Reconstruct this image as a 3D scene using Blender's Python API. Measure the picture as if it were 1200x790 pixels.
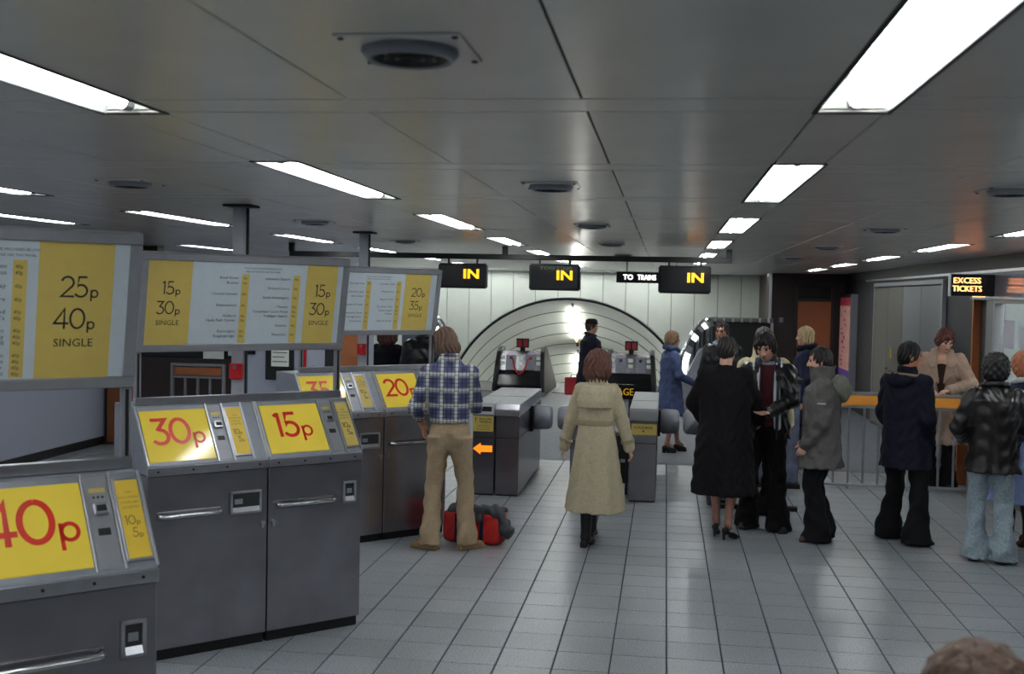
import bpy, bmesh, math, random
import numpy as np
from mathutils import Vector, Matrix

for o in list(bpy.data.objects):
    bpy.data.objects.remove(o, do_unlink=True)
SC = bpy.context.scene
C = SC.collection
random.seed(7)
rng = np.random.default_rng(7)
R = math.radians

# ------------------------------------------------------------------ camera
CAM_H = 2.1
cam_d = bpy.data.cameras.new('camera')
cam = bpy.data.objects.new('camera', cam_d); C.objects.link(cam)
cam_d.sensor_width = 36.0
cam_d.lens = 36.0 * 1322.3 / 1200.0
yaw, pitch, roll = 0.134918, 0.0387218, 0.0209747
_f = Vector((-math.sin(yaw) * math.cos(pitch), math.cos(yaw) * math.cos(pitch), -math.sin(pitch)))
_r = Vector((math.cos(yaw), math.sin(yaw), 0)); _u = _r.cross(_f)
_r2 = math.cos(roll) * _r + math.sin(roll) * _u
_u2 = -math.sin(roll) * _r + math.cos(roll) * _u
mw = Matrix((( _r2.x, _u2.x, -_f.x, 0), (_r2.y, _u2.y, -_f.y, 0), (_r2.z, _u2.z, -_f.z, CAM_H), (0, 0, 0, 1)))
cam.matrix_world = mw
cam_d.clip_start = 0.05
cam_d.dof.use_dof = True
cam_d.dof.focus_distance = 9.0
cam_d.dof.aperture_fstop = 4.5
SC.camera = cam

# ------------------------------------------------------------------ world, exposure
TUBE = 27.0           # radiance of the fluorescent tubes
W = bpy.data.worlds.new('world'); SC.world = W; W.use_nodes = True
W.node_tree.nodes['Background'].inputs[0].default_value = (0.5, 0.55, 0.62, 1)
W.node_tree.nodes['Background'].inputs[1].default_value = 0.05
SC.view_settings.view_transform = 'Standard'
SC.view_settings.look = 'None'
SC.view_settings.gamma = 1.0
SC.view_settings.use_curve_mapping = False
SC.view_settings.exposure = 0.0

# ------------------------------------------------------------------ materials
MATS = {}
def srgb(r, g, b):
    f = lambda c: (c / 255 / 12.92) if c / 255 <= 0.04045 else ((c / 255 + 0.055) / 1.055) ** 2.4
    return (f(r), f(g), f(b), 1)
def mat(name, col, rough=0.6, metal=0.0, spec=0.5, noise=0.0, nscale=20.0, bump=0.0, bscale=60.0, stretch=(1, 1, 1), emit=0.0, coat=0.0):
    m = bpy.data.materials.new(name); m.use_nodes = True
    nt = m.node_tree; b = nt.nodes['Principled BSDF']
    b.inputs['Base Color'].default_value = col
    b.inputs['Roughness'].default_value = rough
    b.inputs['Metallic'].default_value = metal
    b.inputs['Specular IOR Level'].default_value = spec
    b.inputs['Coat Weight'].default_value = coat
    tc = nt.nodes.new('ShaderNodeTexCoord'); mp = nt.nodes.new('ShaderNodeMapping')
    mp.inputs['Scale'].default_value = stretch
    nt.links.new(tc.outputs['Object'], mp.inputs['Vector'])
    if noise > 0:
        n = nt.nodes.new('ShaderNodeTexNoise'); n.inputs['Scale'].default_value = nscale; n.inputs['Detail'].default_value = 4
        nt.links.new(mp.outputs[0], n.inputs['Vector'])
        r = nt.nodes.new('ShaderNodeMapRange'); r.inputs['From Min'].default_value = 0.3; r.inputs['From Max'].default_value = 0.7
        r.inputs['To Min'].default_value = 1 - noise; r.inputs['To Max'].default_value = 1 + noise
        nt.links.new(n.outputs['Fac'], r.inputs['Value'])
        mx = nt.nodes.new('ShaderNodeVectorMath'); mx.operation = 'SCALE'
        mx.inputs[0].default_value = col[:3]
        nt.links.new(r.outputs[0], mx.inputs['Scale'])
        nt.links.new(mx.outputs[0], b.inputs['Base Color'])
    if bump > 0:
        n2 = nt.nodes.new('ShaderNodeTexNoise'); n2.inputs['Scale'].default_value = bscale; n2.inputs['Detail'].default_value = 3
        nt.links.new(mp.outputs[0], n2.inputs['Vector'])
        bp = nt.nodes.new('ShaderNodeBump'); bp.inputs['Strength'].default_value = bump; bp.inputs['Distance'].default_value = 0.02
        nt.links.new(n2.outputs['Fac'], bp.inputs['Height']); nt.links.new(bp.outputs[0], b.inputs['Normal'])
    if emit > 0:
        b.inputs['Emission Color'].default_value = col; b.inputs['Emission Strength'].default_value = emit
    MATS[name] = m
    return m
def M(n): return MATS[n]

# setting
mat('tile_body', srgb(152, 158, 160), 0.30, noise=0.12, nscale=5)
def terrazzo(m, base):
    nt = m.node_tree; b = nt.nodes['Principled BSDF']
    for l in list(b.inputs['Base Color'].links): nt.links.remove(l)
    g = nt.nodes.new('ShaderNodeNewGeometry')
    v = nt.nodes.new('ShaderNodeTexNoise'); v.inputs['Scale'].default_value = 95; v.inputs['Detail'].default_value = 3
    nt.links.new(g.outputs['Position'], v.inputs['Vector'])
    r = nt.nodes.new('ShaderNodeValToRGB')
    r.color_ramp.elements[0].position = 0.34; r.color_ramp.elements[0].color = tuple(c * 0.45 for c in base[:3]) + (1,)
    r.color_ramp.elements[1].position = 0.52; r.color_ramp.elements[1].color = base
    nt.links.new(v.outputs['Fac'], r.inputs['Fac'])
    big = nt.nodes.new('ShaderNodeTexNoise'); big.inputs['Scale'].default_value = 1.3; big.inputs['Detail'].default_value = 5
    nt.links.new(g.outputs['Position'], big.inputs['Vector'])
    oi = nt.nodes.new('ShaderNodeObjectInfo')
    a1 = nt.nodes.new('ShaderNodeMapRange'); a1.inputs['To Min'].default_value = 0.92; a1.inputs['To Max'].default_value = 1.06
    nt.links.new(oi.outputs['Random'], a1.inputs['Value'])
    a2 = nt.nodes.new('ShaderNodeMapRange'); a2.inputs['From Min'].default_value = 0.3; a2.inputs['From Max'].default_value = 0.7
    a2.inputs['To Min'].default_value = 0.85; a2.inputs['To Max'].default_value = 1.1
    nt.links.new(big.outputs['Fac'], a2.inputs['Value'])
    mm = nt.nodes.new('ShaderNodeMath'); mm.operation = 'MULTIPLY'
    nt.links.new(a1.outputs[0], mm.inputs[0]); nt.links.new(a2.outputs[0], mm.inputs[1])
    sc = nt.nodes.new('ShaderNodeVectorMath'); sc.operation = 'SCALE'
    nt.links.new(r.outputs[0], sc.inputs[0]); nt.links.new(mm.outputs[0], sc.inputs['Scale'])
    nt.links.new(sc.outputs[0], b.inputs['Base Color'])
terrazzo(M('tile_body'), srgb(156, 162, 168))
mat('grout', srgb(62, 64, 74), 0.8, noise=0.2)
mat('smooth_floor', srgb(104, 108, 115), 0.6, noise=0.12, nscale=8)
mat('ceiling_panel', srgb(216, 214, 208), 0.25, noise=0.05, nscale=3, spec=0.55)
mat('ceiling_void', srgb(30, 30, 32), 0.9)
mat('white_enamel', srgb(222, 228, 216), 0.35, noise=0.03, nscale=3)
mat('vault_white', srgb(218, 224, 214), 0.3, noise=0.03, nscale=3)
mat('joint_dark', srgb(40, 42, 44), 0.8)
mat('wall_blue_grey', srgb(186, 194, 212), 0.55, noise=0.06, nscale=60, stretch=(1, 1, 12))
mat('orange_panel', srgb(172, 104, 62), 0.5, noise=0.06)
mat('dark_brown', srgb(52, 42, 40), 0.5, noise=0.2, nscale=30, stretch=(6, 6, 0.6))
mat('black_fascia', srgb(26, 26, 33), 0.5, spec=0.25)
mat('grey_door', srgb(104, 108, 112), 0.4, noise=0.08)
mat('grey_olive', srgb(88, 86, 78), 0.42, noise=0.08)
mat('office_white', srgb(214, 222, 226), 0.6, noise=0.03)
mat('glass_fascia', srgb(120, 128, 142), 0.12, noise=0.03)
# metal and plastic
mat('steel', srgb(160, 157, 164), 0.27, metal=0.95, noise=0.16, nscale=3.5, bump=0.015, bscale=240)
mat('steel_dark', srgb(138, 136, 142), 0.26, metal=0.92, noise=0.12, nscale=5)
mat('aluminium', srgb(182, 184, 190), 0.28, metal=0.85, noise=0.06)
mat('aluminium_frame', srgb(150, 152, 158), 0.45, metal=0.45, noise=0.05)
mat('grey_plate', srgb(138, 142, 152), 0.45, metal=0.4, noise=0.06)
mat('chrome', srgb(210, 212, 214), 0.12, metal=1.0)
mat('black', srgb(14, 14, 16), 0.5)
mat('black_gloss', srgb(20, 20, 24), 0.15)
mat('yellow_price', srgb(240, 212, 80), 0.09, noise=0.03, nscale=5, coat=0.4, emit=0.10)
mat('yellow_small', srgb(238, 202, 76), 0.22, noise=0.03, nscale=5)
mat('yellow_band', srgb(208, 184, 98), 0.5, noise=0.03)
mat('board_white', srgb(198, 210, 220), 0.5, noise=0.03)
mat('red_print', srgb(224, 48, 30), 0.3)
mat('ink', srgb(26, 28, 34), 0.6)
mat('ink_faded', srgb(150, 122, 40), 0.6)
mat('red_box', srgb(206, 28, 34), 0.3)
mat('rubber_pad', srgb(156, 160, 170), 0.5, noise=0.1, nscale=12)
mat('blue_panel', srgb(92, 98, 122), 0.6, noise=0.35, nscale=10)
mat('orange_rail', srgb(226, 148, 56), 0.4, noise=0.04)
mat('trough', srgb(236, 238, 234), 0.5)
mat('tube', (0.955, 0.98, 1.0, 1), 0.5, emit=TUBE)
mat('tube_vault', (1.0, 0.99, 0.92, 1), 0.5, emit=55)
mat('post_paint', srgb(176, 180, 188), 0.4, noise=0.04)
mat('soft_glow', (0.75, 0.8, 0.74, 1), 0.4, emit=0.08)
mat('lamp_end', srgb(250, 214, 130), 0.5, emit=1.5)
mat('letters_yellow', srgb(255, 200, 40), 0.5, emit=0.9)
mat('letters_white', srgb(250, 250, 245), 0.5, emit=1.4)
mat('letters_orange', srgb(255, 190, 120), 0.5, emit=1.8)
mat('letters_green', srgb(80, 110, 60), 0.5, emit=0.15)
mat('arrow_lit', srgb(255, 120, 20), 0.5, emit=1.5)
mat('red_lit', srgb(160, 44, 56), 0.5, emit=0.05)
mat('lit_panel', (0.95, 1.0, 0.92, 1), 0.5, emit=2.6)
mat('poster_pink', srgb(226, 172, 160), 0.5, noise=0.25, nscale=14, emit=0.12)
mat('poster_red', srgb(190, 60, 84), 0.5, emit=0.1)
mat('poster_violet', srgb(110, 80, 170), 0.5, emit=0.12)
mat('poster_dark', srgb(120, 50, 50), 0.5)
mat('paper', srgb(226, 230, 224), 0.7, noise=0.03)
mat('paper_grey', srgb(186, 190, 200), 0.7)
mat('bag_red', srgb(196, 34, 30), 0.55, noise=0.12, nscale=14, bump=0.3, bscale=12)
mat('bag_grey', srgb(66, 68, 76), 0.6, noise=0.2, bump=0.4, bscale=20)
mat('case_red', srgb(176, 44, 48), 0.5)
g = bpy.data.materials.new('clear_glass'); g.use_nodes = True
gb = g.node_tree.nodes['Principled BSDF']; gb.inputs['Transmission Weight'].default_value = 1.0
gb.inputs['Roughness'].default_value = 0.02; gb.inputs['IOR'].default_value = 1.1; gb.inputs['Base Color'].default_value = (0.9, 0.95, 0.96, 1)
MATS['clear_glass'] = g

# ------------------------------------------------------------------ helpers
def tag(o, label=None, cat=None, group=None, kind=None):
    if label: o['label'] = label
    if cat: o['category'] = cat
    if group: o['group'] = group
    if kind: o['kind'] = kind
    return o
def empty(name, loc=(0, 0, 0), rz=0.0, label=None, cat=None, group=None):
    o = bpy.data.objects.new(name, None); C.objects.link(o)
    o.location = loc; o.rotation_euler = (0, 0, rz); o.empty_display_size = 0.1
    return tag(o, label, cat, group)
def link(name, me, m=None, parent=None):
    o = bpy.data.objects.new(name, me); C.objects.link(o)
    if m is not None:
        me.materials.append(M(m) if isinstance(m, str) else m)
    if parent is not None: o.parent = parent
    return o

class MB:
    def __init__(s): s.v = []; s.f = []
    def quadbox(s, pts):
        b = len(s.v); s.v += [tuple(p) for p in pts]
        for f in ((0, 3, 2, 1), (4, 5, 6, 7), (0, 1, 5, 4), (1, 2, 6, 5), (2, 3, 7, 6), (3, 0, 4, 7)):
            s.f.append(tuple(b + i for i in f))
        return s
    def box(s, x0, x1, y0, y1, z0, z1):
        return s.quadbox([(x0, y0, z0), (x1, y0, z0), (x1, y1, z0), (x0, y1, z0), (x0, y0, z1), (x1, y0, z1), (x1, y1, z1), (x0, y1, z1)])
    def prism(s, prof, x0, x1):
        """profile of (y,z) points, counter clockwise seen from +x, extruded along x"""
        b = len(s.v); n = len(prof)
        for x in (x0, x1):
            for (y, z) in prof: s.v.append((x, y, z))
        s.f.append(tuple(b + i for i in reversed(range(n)))); s.f.append(tuple(b + n + i for i in range(n)))
        for i in range(n):
            j = (i + 1) % n
            s.f.append((b + i, b + j, b + n + j, b + n + i))
        return s
    def prismy(s, prof, y0, y1):
        b = len(s.v); n = len(prof)
        for y in (y0, y1):
            for (x, z) in prof: s.v.append((x, y, z))
        s.f.append(tuple(b + i for i in range(n))); s.f.append(tuple(b + n + i for i in reversed(range(n))))
        for i in range(n):
            j = (i + 1) % n
            s.f.append((b + j, b + i, b + n + i, b + n + j))
        return s
    def tube(s, pts, r, n=10, cap=True):
        pts = [Vector(p) for p in pts]; b = len(s.v); rings = []
        rr = r if isinstance(r, (list, tuple)) else [r] * len(pts)
        up = None
        for i, p in enumerate(pts):
            a = pts[max(i - 1, 0)]; c = pts[min(i + 1, len(pts) - 1)]
            t = (c - a).normalized()
            if up is None:
                up = Vector((0, 0, 1)) if abs(t.z) < 0.9 else Vector((1, 0, 0))
            x = t.cross(up).normalized(); y = x.cross(t).normalized(); up = y
            ring = []
            for k in range(n):
                an = 2 * math.pi * k / n
                q = p + (x * math.cos(an) + y * math.sin(an)) * rr[i]
                ring.append(len(s.v)); s.v.append(tuple(q))
            rings.append(ring)
        for i in range(len(rings) - 1):
            for k in range(n):
                s.f.append((rings[i][k], rings[i][(k + 1) % n], rings[i + 1][(k + 1) % n], rings[i + 1][k]))
        if cap:
            s.f.append(tuple(reversed(rings[0]))); s.f.append(tuple(rings[-1]))
        return s
    def lathe(s, prof, c=(0, 0, 0), n=24):
        b = len(s.v)
        for (r, z) in prof:
            for k in range(n):
                a = 2 * math.pi * k / n
                s.v.append((c[0] + r * math.cos(a), c[1] + r * math.sin(a), c[2] + z))
        for i in range(len(prof) - 1):
            for k in range(n):
                k2 = (k + 1) % n
                s.f.append((b + i * n + k, b + i * n + k2, b + (i + 1) * n + k2, b + (i + 1) * n + k))
        return s
    def mesh(s, name, bev=0.0, seg=1, fix=True):
        me = bpy.data.meshes.new(name); me.from_pydata(s.v, [], s.f); me.update()
        if fix or bev > 0:
            bm = bmesh.new(); bm.from_mesh(me)
            if fix: bmesh.ops.recalc_face_normals(bm, faces=bm.faces)
            if bev > 0:
                ed = [e for e in bm.edges if len(e.link_faces) == 2 and e.calc_face_angle(0) > 0.5]
                bmesh.ops.bevel(bm, geom=ed, offset=bev, segments=seg, affect='EDGES', clamp_overlap=True)
            bm.to_mesh(me); bm.free()
        return me
    def build(s, name, m, parent=None, bev=0.0, seg=1, smooth=False):
        me = s.mesh(name, bev, seg)
        if smooth:
            for p in me.polygons: p.use_smooth = True
        return link(name, me, m, parent)
def box(name, m, parent, x0, x1, y0, y1, z0, z1, bev=0.004, seg=1):
    return MB().box(x0, x1, y0, y1, z0, z1).build(name, m, parent, bev, seg)
def struct(name, mb, m, bev=0.0):
    o = mb.build(name, m, None, bev); o['kind'] = 'structure'; return o

# --- lettering: stroke numerals and built-in text, both mapped on a plane
def arc(cx, cy, rx, ry, a0, a1, n=18):
    return [(cx + rx * math.cos(R(a0 + (a1 - a0) * i / n)), cy + ry * math.sin(R(a0 + (a1 - a0) * i / n))) for i in range(n + 1)]
GLYPH = {
 '0': (0.74, [arc(.37, .5, .32, .46, 90, 450, 36)]),
 '1': (0.30, [[(.0, .86), (.16, .96)], [(.16, 1.0), (.16, 0)]]),
 '2': (0.66, [arc(.32, .69, .27, .27, 165, -35, 18) + [(.05, .04), (.64, .04)]]),
 '3': (0.64, [[(.05, .96), (.54, .96), (.27, .59)] + arc(.29, .30, .28, .27, 85, -150, 20)]),
 '4': (0.72, [[(.70, .27), (.04, .27), (.50, .96), (.50, 0)]]),
 '5': (0.64, [[(.54, .96), (.17, .96), (.12, .53)] + arc(.27, .31, .29, .28, 120, -150, 20)]),
 'p': (0.52, [[(.05, .48), (.05, -.24)], arc(.25, .24, .20, .22, 180, -180, 28)]),
}
class Plane:
    def __init__(s, o, ex, ey, off=0.002):
        s.o = Vector(o); s.ex = Vector(ex).normalized(); s.ey = Vector(ey).normalized(); s.n = s.ex.cross(s.ey); s.off = off
    def p(s, x, y, d=0.0): return tuple(s.o + s.ex * x + s.ey * y + s.n * (s.off + d))
def stroke_text(mb, pl, txt, x, y, h, w=0.085, sc=None):
    """monoline numerals, left at x, baseline y"""
    for ch in txt:
        adv, strokes = GLYPH[ch]
        hh = h
        for st in strokes:
            n = len(st)
            L = []; Rr = []
            for i, (a, b) in enumerate(st):
                p0 = st[max(i - 1, 0)]; p1 = st[min(i + 1, n - 1)]
                def nrm(q0, q1):
                    dx, dy = q1[0] - q0[0], q1[1] - q0[1]; l = math.hypot(dx, dy) or 1; return (-dy / l, dx / l)
                if 0 < i < n - 1:
                    n1 = nrm(st[i - 1], st[i]); n2 = nrm(st[i], st[i + 1])
                    mx, my = n1[0] + n2[0], n1[1] + n2[1]; l = math.hypot(mx, my) or 1; mx, my = mx / l, my / l
                    k = 1 / max(0.45, mx * n1[0] + my * n1[1])
                else:
                    mx, my = nrm(p0, p1); k = 1
                hw = w / 2 * k
                L.append((a + mx * hw, b + my * hw)); Rr.append((a - mx * hw, b - my * hw))
            base = len(mb.v)
            for q in L + Rr: mb.v.append(pl.p(x + q[0] * hh, y + q[1] * hh))
            for i in range(n - 1):
                mb.f.append((base + n + i, base + n + i + 1, base + i + 1, base + i))
        x += adv * hh
    return x
def swidth(txt, h): return sum(GLYPH[c][0] for c in txt) * h
_fc = {}
def text_geo(txt):
    if txt not in _fc:
        cu = bpy.data.curves.new('t', 'FONT'); cu.body = txt; cu.size = 1.0; cu.resolution_u = 2
        ob = bpy.data.objects.new('t', cu); C.objects.link(ob)
        dg = bpy.context.evaluated_depsgraph_get(); dg.update()
        me = bpy.data.meshes.new_from_object(ob.evaluated_get(dg))
        vs = [(v.co.x, v.co.y) for v in me.vertices]; fs = [tuple(p.vertices) for p in me.polygons]
        bpy.data.objects.remove(ob, do_unlink=True); bpy.data.curves.remove(cu); bpy.data.meshes.remove(me)
        x0 = min(v[0] for v in vs); x1 = max(v[0] for v in vs); 
        _fc[txt] = ([(v[0] - x0, v[1]) for v in vs], fs, x1 - x0)
    return _fc[txt]
def text(mb, pl, txt, x, y, h, align='l', sx=1.0, bold=0.0):
    """h = cap height"""
    vs, fs, w = text_geo(txt); k = h / 0.69
    if align == 'r': x -= w * k * sx
    if align == 'c': x -= w * k * sx / 2
    for dx in ((0,) if not bold else (-bold, 0, bold)):
        b = len(mb.v)
        for q in vs: mb.v.append(pl.p(x + dx + q[0] * k * sx, y + q[1] * k, abs(dx) * 0.02))
        for f in fs: mb.f.append(tuple(b + i for i in f))
def rect(mb, pl, x0, x1, y0, y1, d=0.0):
    b = len(mb.v)
    for q in ((x0, y0), (x1, y0), (x1, y1), (x0, y1)): mb.v.append(pl.p(q[0], q[1], d))
    mb.f.append((b, b + 1, b + 2, b + 3))
def slab(mb, pl, x0, x1, y0, y1, d0, d1):
    mb.quadbox([pl.p(x0, y0, d0), pl.p(x1, y0, d0), pl.p(x1, y1, d0), pl.p(x0, y1, d0), pl.p(x0, y0, d1), pl.p(x1, y0, d1), pl.p(x1, y1, d1), pl.p(x0, y1, d1)])
def raw(mb, name, m, parent):
    return link(name, mb.mesh(name, fix=False), m, parent)

# ================================================================== FLOOR
HC = 2.625
XL, XR, YB, YF = -7.33, 3.6, 26.5, -4.0
S = 0.31957; GX0 = -1.5417; GY0 = 5.9103; TILE_END = 14.16
floor = struct('floor', MB().box(XL, XR, YF, TILE_END, -0.2, -0.006), 'grout')
landing = struct('floor_landing', MB().box(XL, XR, TILE_END, YB + 0.1, -0.2, 0.0), 'smooth_floor')
def tile_mesh():
    gx, gy, c = 0.0045, 0.0025, 0.002
    w, d = S - 2 * gx, S - 2 * gy
    mb = MB()
    mb.v = [(0, 0, -0.006), (w, 0, -0.006), (w, d, -0.006), (0, d, -0.006), (c, c, 0), (w - c, c, 0), (w - c, d - c, 0), (c, d - c, 0)]
    mb.f = [(4, 5, 6, 7), (0, 1, 5, 4), (1, 2, 6, 5), (2, 3, 7, 6), (3, 0, 4, 7)]
    return mb, gx, gy
tmb, gx, gy = tile_mesh()
tme = tmb.mesh('tile', fix=False); tme.materials.append(M('tile_body'))
cells = []
i0 = math.floor((XL - GX0) / S) ; i1 = math.ceil((XR - GX0) / S)
j0 = math.floor((YF - GY0) / S); j1 = int((TILE_END - GY0) / S + 0.2)
def in_view(x, y):
    if y < 4.75: return False
    px = 780.7 + 1322 * x / y
    return 395 - 40 * (y < 6.8) * 0 < px < 1260 and not (x < -1.9 - 0.0 and y < 6.2)
vis, rest = [], []
for i in range(i0, i1):
    for j in range(j0, j1):
        x, y = GX0 + i * S, GY0 + j * S
        (vis if in_view(x + S / 2, y + S / 2) else rest).append((y, x))
vis.sort()
rest += vis[300:]; vis = vis[:300]
for (y, x) in vis:
    o = bpy.data.objects.new('tile', tme); C.objects.link(o); o.parent = floor
    o.location = (x + gx, y + gy, 0)
far = MB()
for (y, x) in rest:
    b = len(far.v)
    far.v += [(v[0] + x + gx, v[1] + y + gy, v[2]) for v in tmb.v]; far.f += [tuple(b + k for k in f) for f in tmb.f]
o = raw(far, 'floor_tiles', 'tile_body', floor); o['kind'] = 'stuff'

# ================================================================== CEILING
ceiling = struct('ceiling', MB().box(XL, XR, YF, YB, 2.80, 2.9), 'ceiling_void')
LW = 0.095
colsX = []   # (x0, x1, light column centre or None)
lights_x = [-3.74, -1.62, 0.5, 2.62]
e = [-7.33, -6.77, -6.195]; colsX += [(-7.33, -6.77, None), (-6.77, -6.195, None), (-6.195, -6.005, -6.1), (-6.005, -5.245, None), (-5.245, -5.055, -5.15), (-5.055, -4.45, None), (-4.45, -3.835, None)]
for k, lx in enumerate(lights_x):
    colsX.append((lx - LW, lx + LW, lx))
    nx = lights_x[k + 1] - LW if k < 3 else XR
    a = lx + LW
    n = 3 if k < 3 else 2
    for q in range(n): colsX.append((a + (nx - a) * q / n, a + (nx - a) * (q + 1) / n, None))
LY = [-1.57 + 3.045 * k for k in range(9)]        # start of each fixture
LLEN = 1.80
LIGHTS = []
for k, y in enumerate(LY):
    for lx in lights_x:
        if y > 22.5: continue
        if lx == 0.5 and y > 20: continue
        LIGHTS.append((lx, y))
    if k in (3,): LIGHTS.append((-5.15, y))
    if k in (5,): LIGHTS.append((-6.1, y))
    if k in (1, 2): LIGHTS.append((-5.15, y))  # out-of-view pair added at far left to brighten the left wall
def has_light(lx, ya, yb):
    return any(abs(l[0] - lx) < 0.01 and l[1] < yb - 0.05 and l[1] + LLEN > ya + 0.05 for l in LIGHTS)
pcache = {}
def panel_mesh(w, d):
    key = (round(w, 3), round(d, 3))
    if key not in pcache:
        g2, c = 0.0025, 0.002
        mb = MB()
        a, b2 = g2, w - g2; e0, e1 = 0.0055, d - 0.0055
        mb.v = [(a, e0, 0.005), (b2, e0, 0.005), (b2, e1, 0.005), (a, e1, 0.005), (a + c, e0 + c, 0), (b2 - c, e0 + c, 0), (b2 - c, e1 - c, 0), (a + c, e1 - c, 0)]
        mb.f = [(7, 6, 5, 4), (4, 5, 1, 0), (5, 6, 2, 1), (6, 7, 3, 2), (7, 4, 0, 3), (0, 1, 2, 3)]
        me = mb.mesh('ceiling_panel', fix=False); me.materials.append(M('ceiling_panel'))
        pcache[key] = (me, mb)
    return pcache[key]
P0 = 3.045
rows = []
y = P0 - 1.5225 * 5
while y < YB - 0.1:
    rows.append((y, min(y + 0.21, YB), True)); rows.append((y + 0.21, min(y + 1.5225, YB), False)); y += 1.5225
pan_vis, pan_rest = [], []
for (ya, yb, strip) in rows:
    if yb - ya < 0.05: continue
    if strip:
        # cross strip: continuous between the light troughs
        segs = []; cur = XL
        for lx in sorted(set(l[0] for l in LIGHTS)):
            if has_light(lx, ya, yb): segs.append((cur, lx - LW)); cur = lx + LW
        segs.append((cur, XR))
        if abs(ya - 24.36) < 0.03: segs = [(XL, -6.9), (-5.1, -5.0), (-3.2, -3.1), (-1.3, -1.2), (0.6, 0.7), (2.5, XR)]
        if abs(ya - 25.8825) < 0.03: segs = [(XL, -6.9), (-5.1, -5.0), (-3.2, -3.1), (-1.3, -1.2), (0.6, XR)]
        for (a, b) in segs: (pan_vis if 1.4 < ya < 15 else pan_rest).append((ya, a, b, yb))
    else:
        for (a, b, lx) in colsX:
            if lx is not None and has_light(lx, ya, yb): continue
            xm = 780.7 + 1322 * (a + b) / 2 / max(ya, 0.5)
            (pan_vis if (1.0 < ya < 22 and -250 < xm < 1400) else pan_rest).append((ya, a, b, yb))
pan_vis.sort(); pan_rest += pan_vis[295:]; pan_vis = pan_vis[:295]
for (ya, a, b, yb) in pan_vis:
    me, _ = panel_mesh(b - a, yb - ya)
    o = bpy.data.objects.new('ceiling_panel', me); C.objects.link(o); o.parent = ceiling; o.location = (a, ya, HC)
far = MB()
for (ya, a, b, yb) in pan_rest:
    _, mb = panel_mesh(b - a, yb - ya); k = len(far.v)
    far.v += [(v[0] + a, v[1] + ya, v[2] + HC) for v in mb.v]; far.f += [tuple(k + q for q in f) for f in mb.f]
o = raw(far, 'ceiling_panels', 'ceiling_panel', ceiling); o['kind'] = 'stuff'

# fluorescent fixtures
def fixture_meshes():
    L, w, h = LLEN, 0.19, 0.095
    tr = MB()   # open trough: sloping sides, top, ends
    t = 0.055
    prof = [(-w / 2, 0), (-t, h), (t, h), (w / 2, 0)]
    for (x, z) in prof: tr.v.append((x, 0.0, z))
    for (x, z) in prof: tr.v.append((x, L, z))
    tr.f = [(0, 1, 5, 4), (1, 2, 6, 5), (2, 3, 7, 6), (0, 3, 2, 1), (4, 5, 6, 7)]
    rim = MB()
    r = 0.012
    for (a, b, c, d) in ((-w / 2 - r, -w / 2, -r, L + r), (w / 2, w / 2 + r, -r, L + r), (-w / 2, w / 2, -r, 0), (-w / 2, w / 2, L, L + r)): rim.box(a, b, c, d, -0.004, 0.012)
    tb = MB().tube([(0, 0.09, 0.020), (0, L - 0.09, 0.020)], 0.021, 10)
    en, en2 = [MB().tube([(0, y0, 0.020), (0, y1, 0.020)], 0.022, 10) for y0, y1 in ((0.04, 0.09), (L - 0.09, L - 0.04))]
    ms = []
    for nm, mb, m, fx in (('trough', tr, 'trough', False), ('rim', rim, 'joint_dark', True), ('tube', tb, 'tube', True), ('lamp_holder', en, 'aluminium', True), ('lamp_holder', en2, 'aluminium', True)):
        me = mb.mesh(nm, fix=fx); me.materials.append(M(m)); ms.append((nm, me))
    return ms
FM = fixture_meshes()
def light_label(lx, y):
    k = round((y + 1.57) / 3.045)
    row = {-6.1: 'alone at far left above the ticket boards', -5.15: 'alone at the left edge of the ceiling', -3.74: 'in the row above the ticket machines', -1.62: 'in the row left of the middle vents', 0.5: 'in the row right of the middle vents', 2.62: 'in the row beside the right wall'}[lx]
    first = {-6.1: 5, -5.15: 3, -3.74: 2, -1.62: 1, 0.5: 1, 2.62: 3}[lx]
    if k < first: return f'ceiling light outside the frame, {["behind", "above", "ahead of"][min(k, 2)]} the viewer, {row}'.replace('alone at the left edge of the ceiling', 'added to brighten far left')
    if lx in (-6.1, -5.15): return f'recessed fluorescent ceiling light {row}'
    order = ['nearest', 'second', 'third', 'fourth', 'fifth', 'sixth', 'seventh', 'eighth'][k - first]
    return f'recessed fluorescent ceiling light, {order} in view, {row}'
for (lx, y) in LIGHTS:
    t = empty('ceiling_light', (lx, y, HC), 0, light_label(lx, y), 'light', 'recessed fluorescent ceiling lights')
    for nm, me in FM:
        o = bpy.data.objects.new(nm, me); C.objects.link(o); o.parent = t

# added wall-wash fixtures, unseen from the camera, to brighten the far white wall
ADDED_WASH = [(24.465, x) for x in (-6.9, -5.0, -3.1, -1.2, 0.7)] + [(25.985, x) for x in (-6.9, -5.0, -3.1, -1.2)]
for k, (wy, wx) in enumerate(ADDED_WASH):
    t = empty('added_wash_light', (wx + LLEN, wy, HC), R(90), 'added far light brightening the white wall, ' + ['first', 'second', 'third', 'fourth', 'fifth'][k % 5] + ' of the ' + ('front' if k < 5 else 'rear') + ' row', 'light', 'added far wall-wash lights')
    for nm, me in FM:
        o = bpy.data.objects.new(nm, me); C.objects.link(o); o.parent = t
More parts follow.
